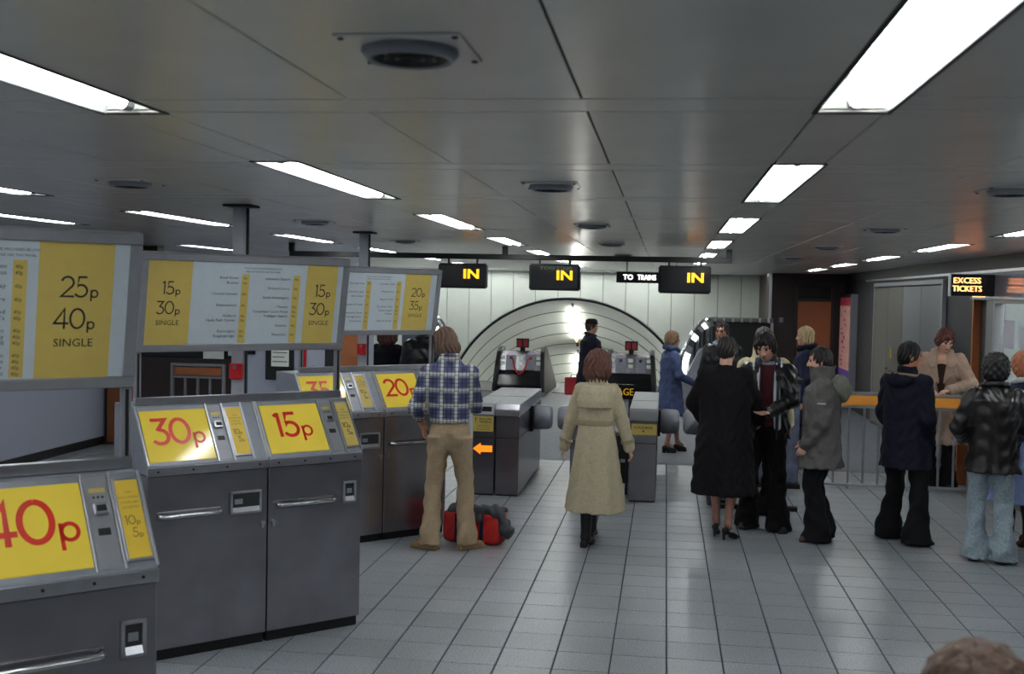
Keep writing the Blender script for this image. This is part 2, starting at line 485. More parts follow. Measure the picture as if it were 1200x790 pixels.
# round air vents on square plates
def vent_meshes():
    pl = MB().box(-0.135, 0.135, -0.135, 0.135, -0.006, 0.0).mesh('plate', 0.002)
    body = MB().lathe([(0.104, -0.006), (0.106, -0.014), (0.094, -0.030), (0.088, -0.030), (0.082, -0.012), (0.06, -0.008), (0.0005, -0.008)], n=28).mesh('ring', fix=False)
    lou = MB()
    for rr in (0.07, 0.045, 0.02): lou.lathe([(rr, -0.010), (rr + 0.012, -0.026), (rr + 0.008, -0.028), (rr - 0.004, -0.012)], n=24)
    lm = lou.mesh('louvre', fix=False)
    sc = MB()
    for sx in (-1, 1):
        for sy in (-1, 1): sc.lathe([(0.007, -0.006), (0.006, -0.010), (0.0005, -0.011)], (sx * 0.12, sy * 0.12, 0), 8)
    sm = sc.mesh('screw', fix=False)
    out = []
    for nm, me, m in (('plate', pl, 'ceiling_panel'), ('ring', body, 'grey_plate'), ('louvre', lm, 'black'), ('screw', sm, 'joint_dark')):
        me.materials.append(M(m))
        for p in me.polygons: p.use_smooth = nm == 'ring'
        out.append((nm, me))
    return out
VM = vent_meshes()
vn = 0
for (vx, ys) in ((-0.56, (2.40, 5.42, 8.45, 11.5, 14.5)), (-2.70, (5.42, 8.45, 11.5)), (1.56, (5.47, 8.5, 11.5, 14.5))):
    for q, y in enumerate(ys):
        nth = ['nearest', 'second', 'third', 'fourth', 'farthest'][q]
        where = {-0.56: 'along the middle of the ceiling', -2.7: 'over the ticket machines', 1.56: 'over the queue at right'}[vx]
        t = empty('ceiling_vent', (vx, y, HC), 0, f'round grey air vent, {nth} in the line {where}', 'vent', 'round ceiling vents')
        for nm, me in VM:
            o = bpy.data.objects.new(nm, me); C.objects.link(o); o.parent = t

# ================================================================== WALLS
struct('wall_front', MB().box(XL, XR, YF - 0.2, YF, -0.2, 2.9), 'office_white')
wl = struct('wall_left', MB().box(XL - 0.2, XL, YF, YB, -0.2, 2.9), 'wall_blue_grey')
struct('trim_1', MB().box(XL, XL + 0.02, YF, 14.0, 2.02, 2.42), 'black_fascia')
struct('baseboard_left', MB().box(XL, XL + 0.02, YF, 14.0, 0, 0.10), 'black')
# return wall with orange door beyond the machines
struct('wall_return', MB().box(XL, -6.62, 14.05, 14.25, 0, HC), 'dark_brown')
d = tag(MB().box(-7.28, -6.66, 14.0, 14.05, 0.02, 2.05).build('door_1', 'orange_panel', None, 0.006), kind='structure')
box('door_handle', 'chrome', d, -6.86, -6.83, 13.955, 14.0, 0.85, 1.05)
# far white wall of enamel panels with the arch of the escalator shaft
AX, AZ, AR = -2.25, -0.97, 2.97
wb = struct('wall_back', MB().box(XL, AX - AR - 0.6, YB + 0.03, YB + 0.2, -0.2, 2.9), 'joint_dark')
bm_ = MB(); n = 48
def arch_z(x):
    q = AR * AR - (x - AX) ** 2
    return AZ + math.sqrt(q) if q > 0 else -0.2
xs = [AX - AR - 0.6 + (2.4 - (AX - AR - 0.6)) * i / 160 for i in range(161)]
prof = [(x, max(arch_z(x) + 0.03, -0.2)) for x in xs]
for i in range(160):
    (xa, za), (xb, zb) = prof[i], prof[i + 1]
    bm_.quadbox([(xa, YB + 0.03, za), (xb, YB + 0.03, zb), (xb, YB + 0.2, zb), (xa, YB + 0.2, za), (xa, YB + 0.03, 2.9), (xb, YB + 0.03, 2.9), (xb, YB + 0.2, 2.9), (xa, YB + 0.2, 2.9)])
o = bm_.build('backing', 'joint_dark', wb)
PW = 0.53
x = -7.3
while x < 2.25:
    x1 = min(x + PW, 2.3); a, b = x + 0.006, x1 - 0.006
    ns = 10; low = []
    for i in range(ns + 1):
        xx = a + (b - a) * i / ns; low.append((xx, max(arch_z(xx), 0.0)))
    pr = low + [(b, HC), (a, HC)]
    MB().prismy(pr, YB, YB + 0.028).build('wall_panel', 'white_enamel', wb)
    x = x1
# arched trim
def arch_ring(name, m, parent, r0, r1, y0, y1, dz0, dz1, a0=4, a1=176, n=64):
    mb = MB()
    for i in range(n + 1):
        a = R(a0 + (a1 - a0) * i / n); c, s_ = math.cos(a), math.sin(a)
        mb.v += [(AX + r0 * c, y0, AZ + r0 * s_ + dz0), (AX + r1 * c, y0, AZ + r1 * s_ + dz0), (AX + r1 * c, y1, AZ + r1 * s_ + dz1), (AX + r0 * c, y1, AZ + r0 * s_ + dz1)]
    for i in range(n):
        b = 4 * i
        for q in range(4):
            mb.f.append((b + q, b + (q + 1) % 4, b + 4 + (q + 1) % 4, b + 4 + q))
    o = mb.build(name, m, parent)
    for p in o.data.polygons: p.use_smooth = False
    return o
shaft = arch_ring('vault', 'black_fascia', None, AR - 0.035, AR + 0.012, YB - 0.012, YB + 0.06, 0, 0)
shaft['kind'] = 'structure'
ca, sa = math.cos(R(30)), math.sin(R(30))
for k in range(16):
    t0, t1 = k * 0.555, k * 0.555 + 0.535
    arch_ring('vault_ring', 'vault_white', shaft, AR - 0.03, AR + 0.03, YB + t0 * ca, YB + t1 * ca, -t0 * sa, -t1 * sa)
    arch_ring('vault_joint', 'joint_dark', shaft, AR - 0.036, AR + 0.03, YB + t1 * ca, YB + (t1 + 0.02) * ca, -t1 * sa, -(t1 + 0.02) * sa)
for k, (t0, t1) in enumerate(((0.35, 1.85), (2.75, 4.25), (5.1, 6.6), (7.4, 8.6))):
    zt = AZ + AR - 0.06
    t = empty('vault_light', (AX + 0.06, YB + t0 * ca, zt - t0 * sa), 0, ['upper', 'lower', 'third', 'deepest'][k] + ' fluorescent tube glaring along the crown of the white vault', 'light', 'tubes along the vault crown')
    q = (t1 - t0)
    MB().tube([(0, 0, -0.02), (0, q * ca, -0.02 - q * sa)], 0.03, 10).build('tube', 'tube_vault', t)
    MB().tube([(0, q * ca, -0.02 - q * sa), (0, (q + 0.14) * ca, -0.02 - (q + 0.14) * sa)], 0.03, 10).build('lamp_holder', 'lamp_end', t)
    MB().quadbox([(-0.03, -0.2 * ca, 0.02 + 0.2 * sa), (0.03, -0.2 * ca, 0.02 + 0.2 * sa), (0.03, (q + .5) * ca, 0.02 - (q + .5) * sa), (-0.03, (q + .5) * ca, 0.02 - (q + .5) * sa), (-0.03, -0.2 * ca, 0.05 + 0.2 * sa), (0.03, -0.2 * ca, 0.05 + 0.2 * sa), (0.03, (q + .5) * ca, 0.05 - (q + .5) * sa), (-0.03, (q + .5) * ca, 0.05 - (q + .5) * sa)]).build('batten', 'joint_dark', t)
# sloping shaft floor far below the landing
struct('floor_shaft', MB().quadbox([(AX - 3.2, YB + 0.1, -0.35), (AX + 3.2, YB + 0.1, -0.35), (AX + 3.2, YB + 9, -5.5), (AX - 3.2, YB + 9, -5.5), (AX - 3.2, YB + 0.1, -0.2), (AX + 3.2, YB + 0.1, -0.2), (AX + 3.2, YB + 9, -5.35), (AX - 3.2, YB + 9, -5.35)]), 'steel_dark')
struct('wall_shaft', MB().box(AX - 3.2, AX + 3.2, YB + 8.0, YB + 8.2, -6, 0.3), 'vault_white')

# right back wall, brown, with an orange door
wr = struct('wall_corner', MB().box(2.12, XR + 0.2, 23.6, 23.8, 0, HC), 'dark_brown')
struct('wall_corner_side', MB().box(2.12, 2.3, 23.8, YB, 0, HC), 'dark_brown')
box('corner_post', 'aluminium', wr, 2.09, 2.14, 23.56, 23.62, 0, HC)
d = tag(MB().box(2.66, 3.32, 23.56, 23.6, 0.02, 2.06).build('door_2', 'orange_panel', None, 0.005), kind='structure')
fr = MB().box(2.60, 2.66, 23.54, 23.6, 0, 2.42).box(3.32, 3.38, 23.54, 23.6, 0, 2.42).box(2.66, 3.32, 23.54, 23.6, 2.06, 2.12).box(2.66, 3.32, 23.54, 23.6, 2.38, 2.42)
fr.build('door_frame', 'dark_brown', d, 0.004)
box('transom', 'black_gloss', d, 2.66, 3.32, 23.57, 23.6, 2.12, 2.38, 0)
box('switch_plate', 'grey_plate', wr, 2.30, 2.38, 23.585, 23.6, 1.62, 1.72)

# right wall, fascia and folding doors
wrt = struct('wall_right', MB().box(XR, XR + 0.2, 13.98, 23.8, 0, HC).box(XR, XR + 0.2, YF, 8.0, 0, HC), 'black_fascia')
struct('trim_2', MB().box(XR - 0.03, XR, 8.0, 23.6, 2.47, HC), 'black_fascia')
struct('trim_3', MB().box(XR - 0.05, XR, 8.0, 21.0, 2.44, 2.47), 'aluminium')
fd = empty('door_3', (XR, 15.3, 0)); fd['kind'] = 'structure'
ylv = [0.0, 1.22, 2.44, 3.6, 4.75]
for k in range(4):
    a, b = ylv[k] + 0.008, ylv[k + 1] - 0.008
    lf = MB().box(-0.045, -0.005, a, b, 0.03, 2.32).build('door_leaf', 'grey_door' if k < 2 else 'grey_olive', fd, 0.004)
    if k == 2:
        box('keyhole_plate', 'yellow_small', lf, -0.052, -0.045, 3.2, 3.28, 1.2, 1.37, 0.002)
        MB().lathe([(0.012, 0), (0.022, 0.02), (0.022, 0.035), (0.012, 0.045), (0.0005, 0.046)], (-0.07, 3.45, 1.0), 12).build('door_knob', 'chrome', lf)
MB().box(-0.06, 0, -0.06, 0, 0, 2.40).box(-0.06, 0, 4.75, 4.81, 0, 2.40).box(-0.06, 0, 0, 4.75, 2.34, 2.40).build('door_frame', 'aluminium_frame', fd, 0.004)
# lit advertising case on the corner
t = empty('advert_case', (XR, 22.1, 0), 0, 'tall lit advertisement case with pink poster near the corner', 'advert')
box('case', 'black_fascia', t, -0.12, -0.01, 0, 1.35, 0.25, 2.22)
pp = Plane((-0.121, 1.30, 0.33), (0, -1, 0), (0, 0, 1), 0.002)
mb = MB(); rect(mb, pp, 0, 1.25, 0.42, 1.66); raw(mb, 'poster', 'poster_pink', t)
mb = MB(); rect(mb, pp, 0, 1.25, 1.66, 1.82); raw(mb, 'poster_heading', 'poster_red', t)
mb = MB(); rect(mb, pp, 0, 1.25, 0.16, 0.42); raw(mb, 'poster_foot', 'poster_violet', t)
mb = MB(); rect(mb, pp, 0, 1.25, 0.0, 0.16); raw(mb, 'poster_base', 'poster_dark', t)
mb = MB()
for k in range(13): xq = 0.1 + 0.6 * random.random(); rect(mb, pp, xq, xq + 0.12 + 0.3 * random.random(), 0.48 + k * 0.088, 0.50 + k * 0.088 + 0.05 * random.random(), 0.001)
raw(mb, 'poster_print', 'poster_red', t)['kind'] = 'stuff'
box('edge', 'aluminium_frame', t, -0.125, 0, -0.06, 0, 0.25, 2.22)

# ticket office at the right: doorway, window, lit room behind
wo = struct('wall_office', MB().box(XR, XR + 0.12, 8.0, 13.1, 0, 0.95).box(XR, XR + 0.12, 8.0, 13.98, 2.14, HC).box(XR, XR + 0.12, 13.1, 13.4, 0, 2.14), 'grey_door')
box('jamb', 'orange_panel', wo, XR - 0.005, XR + 0.12, 13.93, 13.98, 0, 2.14)
box('doorway_light_block', 'dark_brown', wo, XR + 0.08, XR + 0.12, 13.4, 13.93, 0, 2.14)  # added panel that darkens the doorway and keeps the office light out
struct('trim_4', MB().box(XR - 0.03, XR, 8.0, 13.98, 2.14, 2.44), 'glass_fascia')
win = MB().box(XR + 0.05, XR + 0.058, 8.05, 13.05, 1.0, 2.1).build('window_1', 'clear_glass'); win['kind'] = 'structure'
MB().box(XR - 0.01, XR + 0.1, 8.0, 13.1, 0.95, 1.0).box(XR - 0.01, XR + 0.1, 8.0, 13.1, 2.1, 2.14).box(XR - 0.01, XR + 0.1, 13.05, 13.1, 1.0, 2.1).box(XR - 0.01, XR + 0.1, 11.9, 11.95, 1.0, 2.1).box(XR - 0.01, XR + 0.1, 10.2, 10.25, 1.0, 2.1).build('window_frame', 'aluminium_frame', win, 0.003)
struct('wall_office_back', MB().box(5.4, 5.5, 8, 14.6, 0, HC).box(XR + 0.2, 5.5, 14.5, 14.6, 0, HC).box(XR + 0.2, 5.5, 7.9, 8.0, 0, HC), 'office_white')
struct('ceiling_office', MB().box(XR + 0.12, 5.5, 8, 14.6, HC, 2.75), 'office_white')
struct('floor_office', MB().box(XR, 5.5, 7.9, 14.6, -0.2, 0.0), 'smooth_floor')
for y in (9.6, 12.2):
    t = empty('office_light', (4.5, y, HC), 0, 'fluorescent ceiling light inside the ticket office, ' + ('nearer' if y < 10 else 'farther'), 'light')
    for q in (-.12, .12): MB().tube([(q, -0.6, -0.05), (q, 0.6, -0.05)], 0.025, 10).build('tube', 'tube_vault', t)
    box('batten', 'trough', t, -0.18, 0.18, -0.65, 0.65, -0.025, 0.0)
for k, (y, z, w, h) in enumerate(((12.45, 1.62, 0.34, 0.3), (12.0, 1.5, 0.24, 0.36))):
    o = tag(MB().box(XR + 0.03, XR + 0.045, y, y + w, z, z + h).build('notice', 'paper_grey'), ['pale notice taped in the ticket office window, left one', 'pale notice taped in the ticket office window, right one'][k], 'notice')

# ================================================================== TICKET MACHINES
LIP, CT, CY, DEP = 1.10, 1.41, 0.225, 0.56
def machine(x0, x1, lay, price, loc, label):
    """x0..x1 along the front in the unit's frame; lay = dict of x positions"""
    t = empty('ticket_machine', loc, R(45), label, 'ticket machine', 'ticket machines')
    g_ = 0.004
    MB().prism([(0, 0.065), (0, LIP - 0.055), (DEP, LIP - 0.055), (DEP, 0.065)], x0 + g_, x1 - g_).build('body', 'steel', t, 0.005)
    box('plinth', 'black', t, x0 + 0.01, x1 - 0.01, 0.03, DEP - 0.02, 0.0, 0.065, 0)
    MB().prism([(-0.004, LIP - 0.05), (-0.004, LIP), (CY, CT), (DEP, CT), (DEP, LIP - 0.05)][::-1], x0 + 0.002, x1 - 0.002).build('console', 'grey_plate', t, 0.004)
    # fascia under the console with rivets
    fs = box('lip', 'aluminium', t, x0 + 0.002, x1 - 0.002, -0.012, 0.0, LIP - 0.055, LIP - 0.006, 0.003)
    for k in range(4):
        xx = x0 + 0.06 + (x1 - x0 - 0.12) * k / 3
        MB().tube([(xx, -0.012, LIP - 0.03), (xx, -0.017, LIP - 0.03)], 0.006, 8).build('rivet', 'joint_dark', fs)
    ln = math.hypot(CY, CT - LIP)
    pl = Plane((0, 0, LIP), (1, 0, 0), (0, CY, CT - LIP), 0.001)
    # raised edges between the panels
    for xx in lay['bars']:
        mb = MB(); slab(mb, pl, xx - 0.005, xx + 0.005, 0.0, ln, 0, 0.012); mb.build('divider', 'aluminium', t, 0.002)
    a, b = lay['price']
    mb = MB(); slab(mb, pl, a, b, 0.022, ln - 0.03, 0, 0.005); pp_ = mb.build('price_panel', 'yellow_price', t, 0.002)
    q = Plane(pl.p(a, 0.022, 0.005), pl.ex, pl.ey, 0.0012)
    w, h = b - a, ln - 0.052
    hh = h * 0.50; hp = hh * 0.62
    tw = swidth(price, hh) + 0.55 * hp
    mb = MB(); xx = stroke_text(mb, q, price, max(0.03, (w - tw) * 0.42), h * 0.33, hh, 0.135)
    stroke_text(mb, q, 'p', xx + 0.01, h * 0.33, hh * 0.86, 0.10)
    raw(mb, 'price_lettering', 'red_print', pp_)
    # coin strip
    a, b = lay['coin']; c = (a + b) / 2; w = b - a
    mb = MB(); slab(mb, pl, a, b, 0.01, ln - 0.012, 0, 0.004); cs = mb.build('coin_plate', 'aluminium_frame', t, 0.002)
    mb = MB(); slab(mb, pl, c - w * .3, c + w * .3, ln * .56, ln * .68, 0.004, 0.02); mb.build('coin_slot_guard', 'aluminium', cs, 0.004)
    mb = MB(); slab(mb, pl, c - w * .2, c + w * .2, ln * .59, ln * .65, 0.018, 0.022); mb.build('coin_slot', 'black', cs)
    mb = MB(); slab(mb, pl, c - w * .25, c + w * .25, ln * .36, ln * .43, 0.003, 0.006); mb.build('return_slot', 'black', cs)
    mb = MB()
    for k in (-1, 0, 1): slab(mb, pl, c + k * w * .18 - 0.004, c + k * w * .18 + 0.004, ln * .74, ln * .76, 0.003, 0.006)
    mb.build('indicator', 'black', cs)
    mb = MB(); rect(mb, pl, c - w * .34, c + w * .34, ln * .80, ln * .845, 0.0045); raw(mb, 'coin_caption', 'yellow_band', cs)
    # small yellow panel with the coins taken
    a, b = lay['small']
    mb = MB(); slab(mb, pl, a, b, 0.025, ln - 0.03, 0, 0.012); fr = mb.build('coin_list_frame', 'aluminium', t, 0.002)
    mb = MB(); slab(mb, pl, a + 0.007, b - 0.007, 0.034, ln - 0.04, 0.006, 0.014); sp = mb.build('coin_list', 'yellow_small' if lay['faded'] else 'yellow_band', fr, 0.001)
    q = Plane(pl.p((a + b) / 2, 0.034, 0.014), pl.ex, pl.ey, 0.001); h = ln - 0.074
    inkm = 'ink_faded' if lay['faded'] else 'ink'
    mb = MB()
    stroke_text(mb, q, '10', -0.030, h * .42, 0.036, 0.12); stroke_text(mb, q, 'p', 0.010, h * .42, 0.026, 0.13)
    stroke_text(mb, q, '5', -0.013, h * .26, 0.036, 0.12); stroke_text(mb, q, 'p', 0.012, h * .26, 0.026, 0.13)
    text(mb, q, 'THE', 0, h * .82, 0.010, 'c'); text(mb, q, 'FOLLOWING', 0, h * .755, 0.010, 'c', 0.9); text(mb, q, 'COINS ARE', 0, h * .69, 0.010, 'c', 0.9); text(mb, q, 'ACCEPTED', 0, h * .625, 0.010, 'c', 0.9)
    raw(mb, 'coin_lettering', inkm, sp)['kind'] = 'stuff'
    if lay.get('blank'):
        a, b = lay['blank']; mb = MB(); slab(mb, pl, a, b, 0.012, ln - 0.012, 0, 0.003); mb.build('blank_plate', 'grey_plate', t, 0.002)
    # door handle: chrome bar on a recessed back plate
    a, b = lay['handle']; z = 0.825
    hd = MB().tube([(a, 0.0, z), (a, -0.035, z - 0.004), (a + 0.02, -0.045, z - 0.006), (b - 0.02, -0.045, z - 0.006), (b, -0.035, z - 0.004), (b, 0.0, z)], 0.012, 10).build('handle', 'chrome', t, 0, smooth=True)
    box('handle_plate', 'steel_dark', t, a - 0.012, b + 0.012, -0.006, 0.0, z - 0.03, z + 0.018, 0.003)
    # ticket / change tray: frame, dark recess, sloping chute
    a, b = lay['tray']; z0, z1 = 0.785, 0.92
    fr = MB().box(a, b, -0.012, 0, z0, z0 + .014).box(a, b, -0.012, 0, z1 - .014, z1).box(a, a + .014, -0.012, 0, z0, z1).box(b - .014, b, -0.012, 0, z0, z1).build('tray_frame', 'aluminium_frame', t, 0.002)
    box('tray_recess', 'joint_dark', fr, a + .014, b - .014, -0.006, -0.001, z0 + .014, z1 - .014, 0)
    MB().prism([(-0.001, z0 + 0.014), (-0.02, z0 + 0.016), (-0.001, z0 + 0.05)], a + .014, b - .014).build('tray_chute', 'aluminium', fr)
    box('tray_window', 'grey_plate', fr, a + .025, a + .025 + min(0.05, (b - a) * .4), -0.009, -0.004, z0 + .06, z0 + .09, 0.001)
    # lock
    xx = lay['lock']
    lk = MB().tube([(xx, 0.0, 0.72), (xx, -0.012, 0.72)], 0.014, 12).tube([(xx, 0.0, 0.70), (xx, -0.008, 0.70)], 0.009, 10).build('lock', 'chrome', t)
    return t
LAY_R = dict(price=(-0.605, -0.222), coin=(-0.208, -0.122), small=(-0.108, -0.012), bars=(-0.622, -0.214, -0.115, -0.005), faded=False, handle=(-0.575, -0.205), tray=(-0.135, -0.045), lock=-0.595)
LAY_L = dict(price=(-1.335, -0.945), coin=(-0.93, -0.848), small=(-0.832, -0.728), bars=(-1.347, -0.937, -0.84, -0.72, -0.637), faded=True, blank=(-0.715, -0.642), handle=(-1.285, -0.935), tray=(-0.868, -0.675), lock=-0.665)
U1 = (-1.85, 6.81, 0); U0 = (-1.773, 3.797, 0); U2 = (-1.86, 9.62, 0)
L0 = dict(LAY_R); L0['faded'] = True
machine(-1.355, -0.63, LAY_L, '30', U1, 'steel ticket machine with a big red 30p on yellow')
machine(-0.63, 0.0, LAY_R, '15', U1, 'steel ticket machine with a big red 15p on yellow')
machine(-0.63, 0.0, L0, '40', U0, 'nearest ticket machine, big red 40p on yellow, cut by the frame')
machine(-1.355, -0.63, dict(LAY_L, faded=False), '35', U2, 'steel ticket machine with a big red 35p on yellow')
machine(-0.63, 0.0, LAY_R, '20', U2, 'steel ticket machine with red 20p beside the man in plaid')

def fare_board(loc, x0, x1, bands, prices, lists, label):
    t = empty('fare_board', loc, R(45), label, 'fare board', 'fare boards above the machines')
    yb_, zb, yt, zt = 0.29, 1.72, 0.195, 2.29
    # uprights on the machine tops and the rail between them
    box('rail', 'aluminium', t, x0, x1, 0.285, 0.325, CT + 0.002, CT + 0.045, 0.003)
    for xx in (x0 + 0.02, x1 - 0.02):
        MB().box(xx - 0.018, xx + 0.018, 0.295, 0.325, CT + 0.045, 2.2).build('upright', 'aluminium_frame', t, 0.003)
        MB().box(xx - 0.006, xx + 0.006, 0.291, 0.295, CT + 0.05, 1.71).build('upright_groove', 'black', t)
    ex = Vector((1, 0, 0)); ey = Vector((0, yt - yb_, zt - zb)); hgt = ey.length
    pl = Plane((x0, yb_, zb), ex, ey, 0.0); w = x1 - x0
    mb = MB(); slab(mb, pl, 0.02, w - 0.02, 0.02, hgt - 0.02, -0.05, 0.0); mb.build('back_box', 'aluminium_frame', t)
    fw = 0.042
    for (a, b, c, d_) in ((0, w, 0, fw), (0, w, hgt - fw, hgt), (0, fw, fw, hgt - fw), (w - fw, w, fw, hgt - fw)):
        mb = MB(); slab(mb, pl, a, b, c, d_, -0.055, 0.016); mb.build('frame_bar', 'aluminium_frame', t, 0.004)
    mb = MB(); slab(mb, pl, fw, w - fw, fw, hgt - fw, 0, 0.003); pn = mb.build('panel', 'board_white', t)
    q = Plane(pl.p(fw, fw, 0.003), ex, ey, 0.001); W_, H_ = w - 2 * fw, hgt - 2 * fw
    for (a, b, c, d_) in [(a, b, 0, 1) for a, b in bands] + [(l[0] + .012, l[0] + .05, .01, .86) for l in lists]:
        mb = MB(); rect(mb, q, a * W_, b * W_, c * H_, d_ * H_); raw(mb, 'yellow_band', 'yellow_band', pn)
    q2 = Plane(q.p(0, 0, 0), ex, ey, 0.001)
    mb = MB()
    for (a, b), pr in zip(bands, prices):
        c = (a + b) / 2 * W_; hh = H_ * .155
        for k, s_ in enumerate(pr):
            ww = swidth(s_, hh) + 0.36 * hh; yy = H_ * (.60 - k * .235)
            xx = stroke_text(mb, q2, s_, c - ww / 2 + hh * (0.12 if k == 0 else -0.05), yy, hh, 0.095); stroke_text(mb, q2, 'p', xx + 0.006, yy, hh * .74, 0.105)
        text(mb, q2, 'SINGLE', c, H_ * .235, H_ * .058, 'c', 1.05)
    if lists:
        c = sum(l[0] for l in lists) / len(lists) * W_ - 0.02
        text(mb, q2, 'TICKETS FROM THE MACHINES BELOW', c, H_ * .925, 0.0095, 'c', 1.0); text(mb, q2, 'ARE FOR STATIONS ON THIS PANEL', c, H_ * .885, 0.0095, 'c', 1.0)
    for (xr, names, price) in lists:
        for (yy, nm) in names:
            text(mb, q2, nm, (xr - .005) * W_, H_ * yy, 0.0155, 'r', 1.08)
            text(mb, q2, price, (xr + .018) * W_, H_ * yy, 0.0135, 'l', 0.9)
    raw(mb, 'printed_text', 'ink', pn)['kind'] = 'stuff'
    return t
fare_board(U1, -1.325, -0.0, [(0.0, .21), (.80, .97)], [('15', '30')] * 2,
  [(.445, [(.80, 'Bond Street'), (.74, 'Brixton'), (.605, '\u2022 Covent Garden'), (.465, 'Embankment'), (.335, 'Holborn'), (.28, 'Hyde Park Corner'), (.145, 'Kennington'), (.085, 'Knightsbridge')], '30p'),
   (.715, [(.80, 'Leicester Square'), (.68, 'Oxford Circus'), (.565, 'South Kensington'), (.45, '\u2022 Temple'), (.39, 'Tottenham Court Road'), (.335, 'Trafalgar Square'), (.215, 'Victoria'), (.10, 'Waterloo')], '30p')],
  'white fare board reading 15p 30p SINGLE at both ends, above the 30p machine')
fare_board(U0, -1.325, 0.0, [(.745, .955)], [('25', '40')],
  [(.665, [(.80, 'Parsons Green'), (.755, 'Piccadilly Circus'), (.66, 'Queensway'), (.565, 'Russell Square'), (.475, "St. John's Wood"), (.43, "St. Paul's"), (.34, 'Tooting Bec'), (.295, 'Tooting Broadway'), (.25, 'Tower Hill'), (.16, 'West Brompton'), (.115, 'West Kensington'), (.07, 'Westminster'), (.025, 'Whitechapel')], '40p')],
  'nearest fare board reading 25p 40p SINGLE, cut by the left frame')
fare_board(U2, -1.275, 0.045, [(.74, .95)], [('20', '35')],
  [(.42, [(.80, 'Charing Cross'), (.655, 'Chancery Lane'), (.58, 'Earls Court'), (.435, 'Elephant & Castle'), (.29, 'Gloucester Road'), (.22, 'Goodge Street'), (.145, 'Green Park')], '35p'),
   (.66, [(.80, 'Lancaster Gate'), (.665, 'Marble Arch'), (.53, "Regent's Park"), (.40, "St. James's Park"), (.335, 'Sloane Square'), (.275, 'Pimlico'), (.15, 'Warren Street')], '35p')],
  'farthest fare board reading 20p 35p SINGLE, behind the man in plaid')

# steel columns with red alarm boxes
for (cx, cy, lb) in ((-2.69, 6.90, 'square steel post with red alarm box behind the 30p board'), (-2.705, 9.93, 'square steel post with red alarm box behind the 20p board')):
    t = empty('support_post', (cx, cy, 0), 0, lb, 'post', 'square steel posts')
    box('shaft', 'post_paint', t, -0.04, 0.04, -0.04, 0.04, 0.0, HC - 0.015, 0.004)
    box('shaft_groove', 'joint_dark', t, 0.04, 0.048, -0.015, 0.015, 0.0, HC - 0.02, 0)
    box('ceiling_plate', 'joint_dark', t, -0.09, 0.09, -0.09, 0.09, HC - 0.015, HC, 0.003)
    rb = box('alarm_box', 'red_box', t, -0.035, 0.045, -0.09, -0.04, 1.52, 1.62, 0.006)
    MB().tube([(0.005, -0.09, 1.60), (0.005, -0.097, 1.60)], 0.014, 12).build('alarm_lens', 'chrome', rb)

# ================================================================== OFFICE KIOSK behind the machines
k = empty('ticket_kiosk', (0, 12.0, 0), 0, 'brown and grey ticket kiosk seen under the fare boards', 'kiosk')
box('brown_panel', 'dark_brown', k, -5.9, -4.72, 0.0, 0.8, 0.0, 1.30)
box('window_band', 'black_gloss', k, -5.86, -4.72, 0.03, 0.8, 1.30, 2.1)
box('white_notice', 'paper', k, -5.10, -4.86, -0.01, 0.0, 1.30, 1.62, 0.002)
box('small_notice', 'paper_grey', k, -4.81, -4.73, -0.01, 0.0, 1.34, 1.62, 0.002)
box('kiosk_wall', 'wall_blue_grey', k, -4.72, -3.36, 0.02, 0.8, 0.0, 2.12)
box('roof', 'black_fascia', k, -5.9, -3.3, -0.02, 0.85, 2.12, 2.2)
box('window_hatch', 'black_fascia', k, -4.66, -4.50, -0.005, 0.02, 1.36, 1.60)
for a in (-3.98, -3.70): box('corner_strip', 'joint_dark', k, a, a + 0.05 + (0.06 if a > -3.8 else 0), -0.004, 0.02, 0.0, 2.12, 0)
box('orange_door', 'orange_panel', k, -3.60, -3.30, -0.01, 0.02, 0.0, 2.05)
box('red_strip', 'red_box', k, -3.94, -3.91, -0.008, 0.0, 0.9, 1.6, 0)
t = empty('leaflet_rack', (0, 11.94, 0), 0, 'metal rack with orange heading and four slots on the kiosk', 'rack')
MB().box(-5.46, -5.43, 0, 0.05, 0.3, 1.245).box(-4.86, -4.83, 0, 0.05, 0.3, 1.245).box(-5.43, -4.86, 0, 0.05, 1.215, 1.245).box(-5.43, -4.86, 0, 0.05, 1.08, 1.105).box(-5.43, -4.86, 0, 0.05, 0.3, 0.33).build('frame', 'aluminium_frame', t, 0.002)
box('heading', 'orange_panel', t, -5.42, -4.87, 0.01, 0.03, 1.112, 1.205)
for q in range(3): box('divider', 'aluminium_frame', t, -5.30 + q * 0.145, -5.28 + q * 0.145, 0.0, 0.05, 0.33, 1.08, 0)
box('back', 'dark_brown', t, -5.43, -4.86, 0.04, 0.05, 0.33, 1.08, 0)
t = empty('framed_notice', (-4.2, 11.97, 1.28), 0, 'white notice in thick black frame hung on the kiosk wall', 'notice')
box('frame', 'black', t, -0.17, 0.15, 0.0, 0.04, -0.19, 0.34, 0.006)
box('sheet', 'soft_glow', t, -0.10, 0.10, -0.006, 0.0, -0.04, 0.30, 0)  # paper sheet, no lamp: a faint glow is put into its material
mb = MB()
for q in range(6): mb.box(-0.085, 0.05 + 0.03 * (q % 2), -0.009, -0.006, 0.26 - q * 0.05, 0.268 - q * 0.05)
mb.build('print', 'ink', t)

